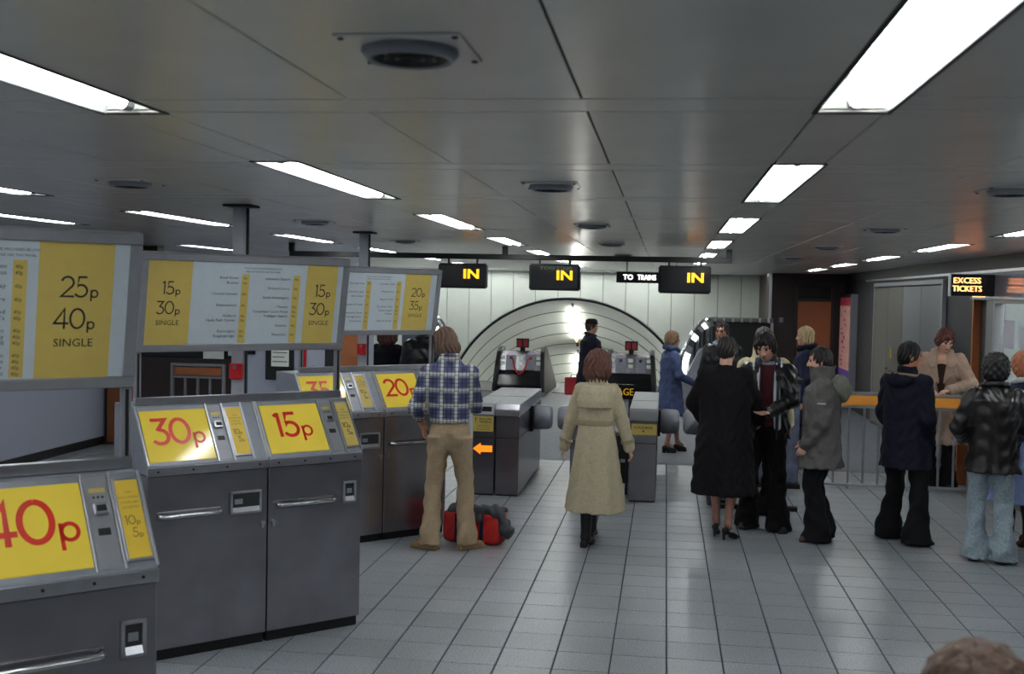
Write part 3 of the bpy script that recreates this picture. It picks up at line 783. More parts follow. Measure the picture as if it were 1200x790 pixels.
# ================================================================== TICKET GATES
def gate(x0, x1, label, head=None, pads=(), y1=13.55):
    t = empty('ticket_gate', ((x0 + x1) / 2, 11.5, 0), 0, label, 'ticket gate', 'automatic ticket gates')
    hw = (x1 - x0) / 2; L = y1 - 11.5
    box('body', 'steel_dark', t, -hw, hw, 0, L, 0.012, 0.83, 0.006)
    box('base', 'black', t, -hw + 0.01, hw - 0.01, 0.02, L - 0.02, 0.0, 0.012, 0)
    MB().prism([(-0.01, 0.83), (-0.01, 0.90), (0.03, 0.955), (L, 0.955), (L, 0.83)][::-1], -hw - 0.004, hw + 0.004).build('top_cover', 'aluminium', t, 0.006)
    box('body_seam', 'joint_dark', t, -hw - 0.001, hw + 0.001, -0.002, L, 0.600, 0.606, 0)
    box('cover_seam', 'joint_dark', t, -hw, hw, 0.9, 0.908, 0.953, 0.957, 0)
    if head: head(t, hw)
    for (side) in pads:
        xx = hw * side
        h = box('pad_housing', 'black_fascia', t, min(xx, xx + side * 0.03), max(xx, xx + side * 0.03), 0.98, 1.22, 0.56, 0.85, 0.006)
        o = MB().prismy([(xx + side * 0.03, 0.575), (xx + side * 0.215, 0.585), (xx + side * 0.235, 0.61), (xx + side * 0.24, 0.72), (xx + side * 0.235, 0.825), (xx + side * 0.21, 0.845), (xx + side * 0.03, 0.85)], 1.06, 1.15).build('paddle', 'rubber_pad', h, 0.02, 3, smooth=True)
    return t
def head_entry(t, hw):
    box('slot_head', 'office_white', t, -hw + 0.01, hw - 0.008, -0.02, -0.008, 0.845, 0.95, 0.004)
    box('ticket_slot', 'black', t, -0.03, hw - 0.03, -0.024, -0.019, 0.875, 0.925, 0)
    pl = Plane((-hw + 0.02, -0.012, 0.853), (1, 0, 0), (0, 0, 1), 0.0105)
    mb = MB(); text(mb, pl, '1', 0.018, 0.0, 0.085, 'l', 1.3, 0.004); raw(mb, 'gate_number', 'ink', t)
    lp = MB().box(-hw + 0.004, hw - 0.012, -0.006, 0.0, 0.665, 0.825).build('ticket_label', 'yellow_band', t)
    pl = Plane((-hw, -0.006, 0.665), (1, 0, 0), (0, 0, 1), 0.002); mb = MB()
    text(mb, pl, 'YELLOW', 0.13, 0.118, 0.021, 'c', 1.1, .001); text(mb, pl, 'TICKETS', 0.13, 0.088, 0.021, 'c', 1.1, .001)
    for q in range(3): text(mb, pl, ['INSERT TICKET IN', 'SLOT ON THE RIGHT', 'AND WALK THROUGH'][q], 0.11, 0.058 - q * 0.021, 0.010, 'c', 0.95)
    text(mb, pl, '!', 0.03, 0.095, 0.05, 'c', 1.2)
    raw(mb, 'label_print', 'ink', lp)
    mb = MB(); zc = 0.485
    mb.prismy([(-hw + 0.005, zc), (-hw + 0.085, zc + 0.06), (-hw + 0.085, zc + 0.033), (hw - 0.02, zc + 0.033), (hw - 0.02, zc - 0.033), (-hw + 0.085, zc - 0.033), (-hw + 0.085, zc - 0.06)][::-1], -0.006, 0.001)
    mb.build('lit_arrow', 'arrow_lit', t)
    MB().tube([(-0.04, 0, 0.585), (-0.04, -0.006, 0.585)], 0.006, 8).build('stud', 'chrome', t)
def head_luggage(t, hw):
    box('nose', 'aluminium', t, -hw, hw, -0.016, -0.006, 0.845, 0.935, 0.004)
    lp = MB().box(-hw + 0.02, hw - 0.004, -0.006, 0.0, 0.69, 0.80).build('luggage_label', 'yellow_band', t)
    pl = Plane((0, -0.006, 0.69), (1, 0, 0), (0, 0, 1), 0.002); mb = MB()
    text(mb, pl, 'LUGGAGE', 0, 0.062, 0.026, 'c', 1.1, .001)
    b = len(mb.v); mb.v += [pl.p(-0.012, 0.045), pl.p(0.012, 0.045), pl.p(0, 0.02)]; mb.f.append((b + 2, b + 1, b))
    raw(mb, 'label_print', 'ink', lp)
def head_number(t, hw):
    box('slot_head', 'office_white', t, -hw + 0.008, hw - 0.008, -0.02, -0.008, 0.845, 0.95, 0.004)
    box('ticket_slot', 'black', t, -hw + 0.02, -hw + 0.07, -0.024, -0.019, 0.855, 0.93, 0)
gate(-1.95, -1.724, 'ticket gate with orange lit arrow and yellow ticket label', head_entry)
gate(-1.710, -1.468, 'plain steel gate cabinet beside the lit arrow, rubber paddle at right', None, (1,))
gate(-0.935, -0.70, 'steel gate cabinet behind the woman in trench coat', head_number, (-1,))
gate(-0.335, -0.055, 'steel gate cabinet with yellow LUGGAGE label', head_luggage, (1,))
gate(0.46, 0.72, 'steel gate cabinet behind the woman in black', None, (-1,))
t = empty('luggage_sign', (-0.52, 13.75, 0), 0, 'black sign with yellow LUGGAGE lettering over the luggage passage', 'sign')
box('board', 'black_gloss', t, -0.34, 0.16, 0, 0.04, 0.84, 1.02, 0.004)
MB().box(-0.30, -0.26, 0.0, 0.04, 0, 0.84).box(0.10, 0.14, 0.0, 0.04, 0, 0.84).build('stand', 'black', t)
pl = Plane((0, 0, 0.89), (1, 0, 0), (0, 0, 1), 0.003); mb = MB(); text(mb, pl, 'LUGGAGE', -0.08, 0, 0.085, 'c', 0.85, .002); raw(mb, 'lettering', 'yellow_price', t)
t = empty('luggage_gate', (-0.52, 11.9, 0), 0, 'low black swing gate in the luggage passage beside trench coat', 'gate')
box('panel', 'black', t, -0.17, 0.17, 0, 0.05, 0.12, 0.62, 0.006)
box('top_rail', 'chrome', t, -0.175, 0.175, -0.005, 0.055, 0.62, 0.655, 0.004)
box('latch', 'chrome', t, 0.08, 0.14, -0.02, 0.0, 0.34, 0.38, 0.004)
MB().box(-0.17, -0.14, 0.0, 0.05, 0, 0.12).box(0.14, 0.17, 0.0, 0.05, 0, 0.12).build('leg', 'black', t)
# attendant's booth end panel, floor strip and handrail with orange band
t = empty('booth_panel', (1.28, 12.75, 0), 0, 'blue grey booth panel with black top ledge behind the queue', 'booth')
box('panel', 'blue_panel', t, -0.30, 0.22, 0, 0.5, 0.05, 1.17, 0.02, 2)
box('ledge', 'black', t, -0.33, 0.25, -0.05, 0.55, 1.17, 1.215, 0.008)
box('foot', 'black', t, -0.32, 0.24, -0.03, 0.5, 0.0, 0.05, 0.003)
tag(MB().box(0.5, 1.34, 11.36, 11.44, 0.0, 0.045).build('floor_kerb', 'black', None, 0.004), 'low black floor kerb between gate and queue', 'kerb')
t = empty('handrail', (2.46, 12.93, 0), 0, 'steel railing with orange band in front of the ticket office', 'railing')
box('top_rail', 'aluminium', t, -0.90, 0.90, -0.03, 0.03, 1.05, 1.085, 0.006)
box('orange_band', 'orange_rail', t, -0.88, 0.88, -0.022, 0.022, 0.935, 1.048, 0.003)
box('lower_rail', 'aluminium', t, -0.90, 0.90, -0.02, 0.02, 0.905, 0.933, 0.004)
box('bottom_rail', 'aluminium', t, -0.90, 0.90, -0.02, 0.02, 0.03, 0.06, 0.004)
for q in range(12):
    xx = -0.885 + q * 1.77 / 11
    MB().box(xx - 0.012, xx + 0.012, -0.012, 0.012, 0.0 if q % 4 == 3 or q in (0, 11) else 0.05, 0.91).build('bar', 'aluminium', t, 0.003)
tag(MB().box(3.36, 3.54, 13.5, 13.57, 0.0, 0.5).build('orange_board', 'orange_panel', None, 0.006), 'small orange board standing behind the railing by jeans', 'board')

# ================================================================== OVERHEAD SIGNS
t = empty('sign_beam', (0, 12.55, 0), 0, 'long black beam under the ceiling carrying the IN signs', 'beam')
box('beam', 'black', t, -4.30, 0.70, -0.035, 0.035, 2.475, 2.535, 0.004)
for xx in (-4.28, -1.80, 0.67): box('hanger', 'black', t, xx - 0.03, xx + 0.03, -0.03, 0.03, 2.53, HC - 0.001, 0.003)
def in_sign(x0, x1, z0, z1, label, extra=None):
    t = empty('in_sign', ((x0 + x1) / 2, 12.50, 0), 0, label, 'sign', 'black IN signs over the gates')
    hw = (x1 - x0) / 2
    box('case', 'black_fascia', t, -hw, hw, 0, 0.14, z0, z1, 0.014, 2)
    box('screen', 'black_gloss', t, -hw + 0.022, hw - 0.022, -0.004, 0.002, z0 + 0.022, z1 - 0.02, 0)
    MB().box(-hw * .6 - 0.01, -hw * .6 + 0.01, 0.04, 0.06, z1 - 0.01, 2.48).box(hw * .6 - 0.01, hw * .6 + 0.01, 0.04, 0.06, z1 - 0.01, 2.48).build('hanger', 'black', t)
    pl = Plane((hw - 0.085, -0.004, (z0 + z1) / 2 - 0.03), (1, 0, 0), (0, 0, 1), 0.003)
    mb = MB(); text(mb, pl, 'IN', 0, 0, 0.108, 'r', 1.2, .007); raw(mb, 'lettering', 'letters_yellow', t)
    if extra:
        pl = Plane((-hw + 0.12, -0.004, z1 - 0.065), (1, 0, 0), (0, 0, 1), 0.003); mb = MB(); text(mb, pl, extra, 0, 0, 0.035, 'l', 1.5); raw(mb, 'faint_lettering', 'letters_green', t)
in_sign(-2.55, -2.005, 2.145, 2.425, 'black hanging IN sign, left of three, next to the fare boards')
in_sign(-1.52, -0.955, 2.14, 2.435, 'black hanging IN sign, middle of three, above the arch', 'TOO ORM')
in_sign(-0.09, 0.48, 2.135, 2.44, 'black hanging IN sign, right of three, covering the TO TRAINS sign')
t = empty('trains_sign', (-0.23, 16.6, 0), 0, 'black sign with white lit TO TRAINS lettering', 'sign')
box('case', 'black_fascia', t, -0.50, 0.55, 0, 0.12, 2.29, 2.45, 0.006)
MB().box(-0.36, -0.34, 0.05, 0.07, 2.45, HC).box(0.36, 0.38, 0.05, 0.07, 2.45, HC).build('hanger', 'aluminium', t)
pl = Plane((-0.40, 0, 2.335), (1, 0, 0), (0, 0, 1), 0.003); mb = MB(); text(mb, pl, 'TO', 0.0, 0, 0.075, 'l', 0.95, .005); text(mb, pl, 'TRAINS', 0.21, 0, 0.075, 'l', 0.74, .005); raw(mb, 'lettering', 'letters_white', t)
t = empty('excess_tickets_sign', (3.28, 13.0, 0), 0, 'black lit sign reading EXCESS TICKETS by the ticket office', 'sign')
box('case', 'black_gloss', t, -0.17, 0.30, 0, 0.10, 2.175, 2.415, 0.006)
box('rim', 'aluminium', t, -0.178, -0.168, -0.004, 0.10, 2.17, 2.42, 0)
pl = Plane((0.0, 0, 2.30), (1, 0, 0), (0, 0, 1), 0.003); mb = MB(); text(mb, pl, 'EXCESS', 0, 0.015, 0.062, 'c', 0.98, .005); text(mb, pl, 'TICKETS', 0, -0.075, 0.062, 'c', 0.92, .005); raw(mb, 'lettering', 'letters_orange', t)
box('downlight', 'letters_orange', t, 0.08, 0.20, 0.02, 0.08, 2.165, 2.175, 0)

# ================================================================== ESCALATORS
def balustrade(x0, x1, label, hoses):
    t = empty('escalator_newel', ((x0 + x1) / 2, 22.9, 0), 0, label, 'escalator', 'escalator balustrade ends')
    hw = (x1 - x0) / 2; L = 2.4
    # dark swelling front, lighter deck on top
    prof = [(0.10, 0.02), (0.0, 0.10), (-0.02, 0.22), (0.06, 0.42), (0.28, 0.60), (0.45, 0.66), (0.8, 0.66), (L, -0.1), (L, -0.15), (0.5, 0.0)]
    MB().prism(prof[::-1], -hw + 0.09, hw - 0.09).build('skirt', 'black_gloss', t, 0.01, 2)
    MB().prism([(0.17, 0.50), (0.30, 0.84), (0.40, 0.90), (0.75, 0.90), (L, 0.06), (L, -0.1)][::-1], -hw + 0.10, hw - 0.10).build('deck', 'steel', t, 0.01, 2)
    for sd in (-1, 1):
        a, b = (-hw, -hw + 0.085) if sd < 0 else (hw - 0.085, hw)
        tp = 0.06 * -sd
        mb = MB(); pr = [(-0.05, 0.02), (-0.10, 0.12), (-0.08, 0.30), (0.05, 0.62), (0.22, 0.90), (0.40, 0.98), (0.8, 0.98), (L, 0.12), (L, 0.0)]
        n_ = len(pr)
        for (xx, top) in ((a, 0), (b, 0)):
            for (yy, zz) in pr: mb.v.append((xx + tp * zz, yy, zz))
        mb.f += [tuple(range(n_)), tuple(reversed(range(n_, 2 * n_)))] + [(q_, (q_ + 1) % n_, n_ + (q_ + 1) % n_, n_ + q_) for q_ in range(n_)]
        mb.build('handrail', 'black', t, 0.012, 2)
        box('skirting_plate', 'aluminium', t, min(a, b) + 0.005, max(a, b) - 0.005, -0.14, -0.05, 0.0, 0.09, 0.004)
    pl = Plane((0, 0.17, 0.50), (1, 0, 0), (0, 0.13, 0.34), 0.002)
    for sx in (-0.20, 0.20):
        mb = MB(); slab(mb, pl, sx - 0.105, sx + 0.105, 0.02, 0.345, 0, 0.012); p_ = mb.build('access_plate', 'grey_plate', t, 0.004)
        mb = MB(); slab(mb, pl, sx - 0.03, sx + 0.03, 0.25, 0.31, 0.012, 0.02); mb.build('key_switch', 'joint_dark', p_)
    for sx in (-0.37, 0.0, 0.37):
        for zz in (0.13, 0.25):
            mb = MB(); slab(mb, pl, sx - 0.045, sx + 0.045, zz, zz + 0.075, 0, 0.008); mb.build('lamp', 'soft_glow', t)
    if hoses:
        for sd in (-1, 1):
            MB().tube([(sd * 0.22, 0.25, 0.79), (sd * 0.16, 0.22, 0.74), (sd * 0.13, 0.17, 0.62), (sd * 0.09, 0.10, 0.52), (sd * 0.01, 0.02, 0.45)], 0.016, 8).build('red_strap', 'red_box', t)
    s_ = box('indicator_box', 'joint_dark', t, -0.13, 0.13, 0.50, 0.60, 0.97, 1.16, 0.006)
    for sx in (-0.062, 0.062): box('red_lens', 'red_lit', s_, sx - 0.045, sx + 0.045, 0.492, 0.50, 0.99, 1.13, 0)
    box('indicator_stem', 'joint_dark', s_, -0.05, 0.05, 0.53, 0.58, 0.90, 0.97, 0)
    return t
balustrade(-3.50, -2.40, 'dark escalator end with red straps, left of the vault lights', True)
balustrade(-1.22, -0.15, 'dark escalator end with silver plates, behind the trench coat woman', False)
for k, x0 in enumerate((-4.7, -2.36, -0.10)):
    t = empty('escalator', (x0, 24.4, 0), 0, ['left', 'middle', 'right'][k] + ' escalator going down under the white vault', 'escalator', 'escalators')
    w_ = 1.10
    box('comb_plate', 'steel_dark', t, 0, w_, -0.6, 0.0, 0.0, 0.012, 0)
    for q in range(8):
        yy = q * 0.40; zz = 0.014 if q < 4 else 0.014 - (q - 3) * 0.2
        MB().box(0.02, w_ - 0.02, yy, yy + 0.395, zz - 0.22 if q > 3 else 0.001, zz).build('step', 'steel_dark', t, 0.002)
# chrome ribbed escalator hood with lit panels at the right of the vault, and its twin at the left
def hood(x0, x1, yy, flip, label, opening):
    t = empty('escalator_hood', (x0, yy, 0), 0, label, 'escalator hood', 'chrome escalator hoods')
    w_ = x1 - x0; n_ = 14
    curve = [(0.62 * (1 - math.cos(R(a))) , 0.10 + 1.60 * math.sin(R(a))) for a in [90 * i / n_ for i in range(n_ + 1)]]
    curve = [(x_ if not flip else w_ - x_, z_) for (x_, z_) in curve]
    # arched side rails
    for y_ in (0.0, 0.5):
        MB().tube([(a, y_, b) for a, b in curve], 0.028, 8).build('arch_rail', 'chrome', t, smooth=True)
    sg = -1 if flip else 1
    for i in range(n_):
        (a, b), (c, d_) = curve[i], curve[i + 1]
        f0, f1 = i / n_, (i + 1) / n_
        ia = (a + sg * 0.16 * (1 - f0 * .6), b - 0.13 * f0); ib = (c + sg * 0.16 * (1 - f1 * .6), d_ - 0.13 * f1)
        lit = i in (2, 3, 4, 5, 8, 11)
        MB().quadbox([(a, -0.02, b), (c, -0.02, d_), (ib[0], -0.02, ib[1]), (ia[0], -0.02, ia[1]), (a, 0.02, b), (c, 0.02, d_), (ib[0], 0.02, ib[1]), (ia[0], 0.02, ia[1])]).build('lit_panel' if lit else 'cover_strip', 'lit_panel' if lit else ('chrome' if i % 2 else 'aluminium'), t)
    # front ribs
    for q in range(6):
        xx = 0.24 + q * 0.085; xx_ = w_ - xx if flip else xx
        ang = math.acos(max(-1, min(1, 1 - xx / 0.62))) if xx < 0.62 else math.pi / 2
        top = 0.10 + 1.60 * math.sin(ang)
        box('rib', 'chrome' if q % 2 == 0 else 'black', t, xx_ - 0.022, xx_ + 0.022, -0.01, 0.03, 0.0, top - 0.02, 0.004)
    # panel behind the ribs
    pr = [(a, b) for a, b in curve] + [((w_ if not flip else 0), curve[-1][1]), ((w_ if not flip else 0), 0.0), (curve[0][0], 0.0)]
    if opening:
        pr = [(a, b) for a, b in curve] + [(0.86, curve[-1][1]), (0.86, 0.0), (curve[0][0], 0.0)]
    MB().prismy(pr, 0.06, 0.44).build('housing', 'glass_fascia', t)
    if opening:
        box('header', 'chrome', t, 0.60, w_, -0.03, 0.46, 1.66, 1.74, 0.006)
        for q in range(7): box('header_rib', 'aluminium', t, 0.66 + q * 0.16, 0.70 + q * 0.16, -0.045, -0.03, 1.66, 1.75, 0)
        box('dark_opening', 'black', t, 0.86, w_, 0.05, 0.44, 0.0, 1.66, 0)
        box('end_post', 'aluminium', t, w_ - 0.05, w_, -0.02, 0.46, 0, 1.66, 0.004)
    # sloping balustrade in front
        MB().prismy([(0.02, 0.0), (0.62, 0.0), (0.62, 1.10), (0.52, 1.22), (0.38, 1.12), (0.10, 0.50)], -0.40, -0.10).build('balustrade', 'rubber_pad', t, 0.02, 2)
    return t
hood(0.22, 1.95, 21.0, False, 'chrome ribbed escalator hood with lit curved edge beside the blue coat', True)
hood(-5.05, -4.02, 21.3, True, 'small chrome lit escalator hood behind the plaid man', False)

# ================================================================== PEOPLE: implicit surfaces
def V(*a): return np.array(a, dtype=np.float32)
class Prim:
    k = 0.02; op = 'u'
class Cap(Prim):
    def __init__(s, a, b, ra, rb, k=0.02, op='u', flat=None):
        s.a, s.b, s.ra, s.rb, s.k, s.op, s.flat = V(*a), V(*b), ra, rb, k, op, flat
        m = max(ra, rb); s.lo = np.minimum(s.a, s.b) - m; s.hi = np.maximum(s.a, s.b) + m
    def __call__(s, p):
        ba = s.b - s.a; pa = p - s.a
        h = np.clip(pa @ ba / max(float(ba @ ba), 1e-9), 0, 1)
        q = pa - h[..., None] * ba
        if s.flat is not None:
            n, r = s.flat; n = V(*n); n = n / np.linalg.norm(n); c = q @ n
            q = q + (c * (1 / r - 1))[..., None] * n
        return np.sqrt((q * q).sum(-1)) - (s.ra + (s.rb - s.ra) * h)
class Ell(Prim):
    def __init__(s, c, r, k=0.02, op='u', M=None):
        s.c, s.r, s.k, s.op, s.M = V(*c), V(*r), k, op, M
        m = max(r) if M is not None else V(*r); s.lo = s.c - m; s.hi = s.c + m
    def __call__(s, p):
        q = p - s.c
        if s.M is not None: q = q @ s.M
        k0 = np.sqrt(((q / s.r) ** 2).sum(-1)); k1 = np.sqrt(((q / (s.r * s.r)) ** 2).sum(-1)) + 1e-6
        return k0 * (k0 - 1) / k1
class Loft(Prim):
    """stack of horizontal ellipses (z, cx, cy, rx, ry)"""
    def __init__(s, rows, k=0.02, op='u', fold=None, pw=2.0):
        r = np.array(sorted(rows), dtype=np.float32); s.r = r; s.k, s.op, s.fold, s.pw = k, op, fold, pw
        ex = 0.04 if fold else 0
        s.lo = V((r[:, 1] - r[:, 3]).min() - ex, (r[:, 2] - r[:, 4]).min() - ex, r[0, 0]); s.hi = V((r[:, 1] + r[:, 3]).max() + ex, (r[:, 2] + r[:, 4]).max() + ex, r[-1, 0])
    def __call__(s, p):
        r = s.r; z = p[..., 2]; zl = z[0, 0, :] if z.ndim == 3 else z
        f = lambda i: np.interp(zl, r[:, 0], r[:, i]).astype(np.float32)
        cx, cy, rx, ry = f(1), f(2), f(3), f(4)
        dx, dy = p[..., 0] - cx, p[..., 1] - cy
        ax, ay = np.abs(dx) / rx, np.abs(dy) / ry
        rr = np.sqrt(ax * ax + ay * ay) if s.pw == 2.0 else (ax ** s.pw + ay ** s.pw) ** (1 / s.pw)
        d = (rr - 1) * np.minimum(rx, ry)
        if s.fold is not None: d = d - s.fold(np.arctan2(dx, dy), z)
        return np.maximum(d, np.maximum(r[0, 0] - z, z - r[-1, 0]))
class Hal(Prim):
    """keep / cut half space: dot(p,n) > d is cut away"""
    def __init__(s, n, d, k=0.005):
        s.n, s.d, s.k, s.op = V(*n), d, k, 'c'
        s.lo = V(-9, -9, -9); s.hi = V(9, 9, 9)
    def __call__(s, p): return s.d - p @ s.n
class Box(Prim):
    def __init__(s, c, r, k=0.01, op='u', M=None, rd=0.01):
        s.c, s.r, s.k, s.op, s.M, s.rd = V(*c), V(*r), k, op, M, rd
        m = np.linalg.norm(s.r) if M is not None else s.r; s.lo = s.c - m; s.hi = s.c + m
    def __call__(s, p):
        q = p - s.c
        if s.M is not None: q = q @ s.M
        q = np.abs(q) - s.r + s.rd
        return np.sqrt((np.maximum(q, 0) ** 2).sum(-1)) + np.minimum(q.max(-1), 0) - s.rd
def rot(yaw_=0, pitch_=0, roll_=0):
    return np.array(Matrix.Rotation(R(yaw_), 3, 'Z') @ Matrix.Rotation(R(pitch_), 3, 'X') @ Matrix.Rotation(R(roll_), 3, 'Y'), dtype=np.float32)
class Xf(Prim):
    """a primitive given in a moved frame: world = T + Rm @ (s*local)"""
    def __init__(s, pr, T, Rm, sc=1.0):
        s.pr, s.T, s.Rm, s.sc = pr, V(*T), Rm, sc; s.k, s.op = pr.k, pr.op
        cs = np.array([[(pr.lo, pr.hi)[a][0], (pr.lo, pr.hi)[b][1], (pr.lo, pr.hi)[c][2]] for a in (0, 1) for b in (0, 1) for c in (0, 1)], dtype=np.float32)
        w = cs * sc @ Rm.T + s.T; s.lo = w.min(0); s.hi = w.max(0)
    def __call__(s, p): return s.pr(((p - s.T) @ s.Rm) / s.sc) * s.sc
def surface(prims, vox, noise=None):
    us = [p for p in prims if p.op == 'u']
    lo = np.min([p.lo for p in us], 0) - 3 * vox - 0.01; hi = np.max([p.hi for p in us], 0) + 3 * vox + 0.01
    n = np.ceil((hi - lo) / vox).astype(int) + 1
    ax = [lo[i] + vox * np.arange(n[i], dtype=np.float32) for i in range(3)]
    D = np.full(n, 0.5, dtype=np.float32)
    for p in prims:
        mg = max(p.k * 1.5, 2.5 * vox) + (0.02 if noise else 0)
        a = np.clip(np.floor((p.lo - mg - lo) / vox).astype(int), 0, n); b = np.clip(np.ceil((p.hi + mg - lo) / vox).astype(int) + 1, 0, n)
        if (b <= a).any(): continue
        sl = tuple(slice(a[i], b[i]) for i in range(3))
        g_ = np.stack(np.meshgrid(*[ax[i][a[i]:b[i]] for i in range(3)], indexing='ij'), -1)
        d = p(g_); cur = D[sl]; k = max(p.k, 1e-4)
        if p.op == 'u':
            h = np.clip(0.5 + 0.5 * (cur - d) / k, 0, 1); D[sl] = cur * (1 - h) + d * h - k * h * (1 - h)
        else:   # 's' subtracts the primitive, 'c' carries -distance already
            dd = -d if p.op == 's' else -d
            h = np.clip(0.5 + 0.5 * (dd - cur) / k, 0, 1); D[sl] = cur * (1 - h) + dd * h + k * h * (1 - h)
    if noise is not None:
        g_ = np.stack(np.meshgrid(*ax, indexing='ij'), -1); m = np.abs(D) < 0.05
        D[m] += noise(g_[m])
    S_ = D < 0
    # surface nets
    cs = np.zeros(np.array(n) - 1, dtype=np.int8)
    for i in (0, 1):
        for j in (0, 1):
            for k in (0, 1):
                cs += S_[i:n[0] - 1 + i, j:n[1] - 1 + j, k:n[2] - 1 + k]
    act = (cs > 0) & (cs < 8); idx = np.argwhere(act)
    num = np.full(act.shape, -1, dtype=np.int32); num[act] = np.arange(len(idx))
    acc = np.zeros((len(idx), 3), dtype=np.float32); cnt = np.zeros(len(idx), dtype=np.float32)
    cr = [(i, j, k) for i in (0, 1) for j in (0, 1) for k in (0, 1)]
    for c0 in cr:
        for axis in range(3):
            if c0[axis]: continue
            c1 = list(c0); c1[axis] = 1
            v0 = D[idx[:, 0] + c0[0], idx[:, 1] + c0[1], idx[:, 2] + c0[2]]; v1 = D[idx[:, 0] + c1[0], idx[:, 1] + c1[1], idx[:, 2] + c1[2]]
            m = (v0 < 0) != (v1 < 0); t = np.where(m, v0 / np.where(m, v0 - v1, 1), 0)
            pt = np.tile(np.array(c0, dtype=np.float32), (len(idx), 1)); pt[:, axis] += t
            acc[m] += pt[m]; cnt += m
    vs = lo + vox * (idx + acc / np.maximum(cnt, 1)[:, None])
    fs = []
    for axis in range(3):
        u, v = (axis + 1) % 3, (axis + 2) % 3
        s0 = [slice(1, n[i] - 1) for i in range(3)]; s1 = list(s0)
        s0[axis] = slice(0, n[axis] - 1); s1[axis] = slice(1, n[axis])
        A, B = S_[tuple(s0)], S_[tuple(s1)]
        for flip in (False, True):
            e = np.argwhere((A & ~B) if not flip else (~A & B))
            if not len(e): continue
            e[:, u] += 1; e[:, v] += 1
            q = []
            for du, dv in ((-1, -1), (0, -1), (0, 0), (-1, 0)):
                c = e.copy(); c[:, u] += du; c[:, v] += dv; q.append(num[c[:, 0], c[:, 1], c[:, 2]])
            q = np.stack(q, 1); fs.append(q[:, ::-1] if flip else q)
    return vs.astype(np.float32), np.concatenate(fs)
def np_mesh(name, vs, fs):
    me = bpy.data.meshes.new(name); nv, nf = len(vs), len(fs)
    me.vertices.add(nv); me.vertices.foreach_set('co', np.ascontiguousarray(vs, dtype=np.float32).ravel())
    me.loops.add(nf * 4); me.loops.foreach_set('vertex_index', fs.astype(np.int32).ravel())
    me.polygons.add(nf); me.polygons.foreach_set('loop_start', np.arange(0, nf * 4, 4, dtype=np.int32))
    me.polygons.foreach_set('use_smooth', np.ones(nf, dtype=bool))
    me.update(calc_edges=True); me.validate()
    return me
def sdf(name, prims, vox, m, parent, noise=None):
    vs, fs = surface(prims, vox, noise)
    return link(name, np_mesh(name, vs, fs), m, parent)
def ik(a, b, l1, l2, hint):
    a, b, hint = Vector(a), Vector(b), Vector(hint)
    d = b - a; L = min(d.length, (l1 + l2) * 0.999)
    if d.length > L: b = a + d.normalized() * L
    d = (b - a).normalized(); x = (l1 * l1 - l2 * l2 + L * L) / (2 * L); h = math.sqrt(max(l1 * l1 - x * x, 0))
    n = (hint - d * hint.dot(d)).normalized()
    return tuple(a + d * x + n * h), tuple(b)
# ---- cloth and skin materials
mat('skin', srgb(206, 152, 128), 0.5, noise=0.06, nscale=30)
mat('skin_pale', srgb(216, 168, 146), 0.5, noise=0.06, nscale=30)
mat('skin_warm', srgb(198, 136, 108), 0.5, noise=0.06, nscale=30)
mat('stocking', srgb(176, 128, 112), 0.45, noise=0.05)
mat('lip', srgb(164, 84, 78), 0.5)
mat('eye', srgb(44, 36, 34), 0.25)
def hairmat(n, c, v=0.35):
    mat(n, c, 0.42, noise=v, nscale=26, bump=0.6, bscale=42, stretch=(2.2, 2.2, 0.35))
hairmat('hair_brown', srgb(84, 58, 42)); hairmat('hair_auburn', srgb(98, 58, 44)); hairmat('hair_dark', srgb(38, 30, 28)); hairmat('hair_black', srgb(18, 17, 20))
hairmat('hair_blonde', srgb(206, 180, 138)); hairmat('hair_sandy', srgb(150, 118, 88)); hairmat('hair_brown_red_lit', srgb(98, 50, 40)); hairmat('hair_greying', srgb(64, 58, 54)); hairmat('hair_curly_red', srgb(190, 112, 78))  # tan coat man's dark brown hair has the orange sign's light in its colour
def cloth(n, c, rough=0.85, v=0.10, bump=0.25, bs=45, sp=0.25): mat(n, c, rough, noise=v, nscale=55, bump=bump, bscale=bs, spec=sp)
cloth('trench_beige', srgb(188, 177, 150), bump=0.12); cloth('trench_belt', srgb(160, 148, 122)); cloth('cord_tan', srgb(172, 151, 123), bump=0.15); cloth('black_wool', srgb(17, 15, 19)); cloth('navy_wool', srgb(24, 26, 42))
cloth('black_cloth', srgb(19, 19, 22)); cloth('parka', srgb(100, 97, 96)); cloth('parka_hood', srgb(118, 120, 110)); cloth('pale_jeans', srgb(150, 166, 176), v=0.2); cloth('tan_coat', srgb(170, 144, 128)); cloth('blue_coat', srgb(82, 94, 132), v=0.25)
cloth('maroon', srgb(72, 28, 34)); cloth('cream', srgb(206, 196, 160)); cloth('navy_top', srgb(34, 38, 62)); cloth('light_blue', srgb(134, 150, 196)); cloth('fur_dark', srgb(26, 26, 36), bump=0.9, bs=70); cloth('fleece_tan', srgb(150, 132, 108)); cloth('grey_shirt', srgb(130, 140, 158)); cloth('dark_coat', srgb(30, 28, 34)); cloth('brown_coat', srgb(58, 44, 38)); cloth('brown_boot', srgb(72, 46, 38)); cloth('white_shirt', srgb(206, 208, 210))
mat('leather_black', srgb(16, 16, 20), 0.32, noise=0.25, nscale=14, bump=0.3, bscale=16, spec=0.6)
mat('leather_brown', srgb(22, 18, 21), 0.36, noise=0.25, nscale=14, bump=0.3, bscale=14, spec=0.55)
mat('shoe_black', srgb(20, 18, 20), 0.35); mat('shoe_tan', srgb(150, 122, 86), 0.8, noise=0.1); mat('shoe_brown', srgb(58, 38, 34), 0.4); mat('sole_tan', srgb(170, 146, 108), 0.8)
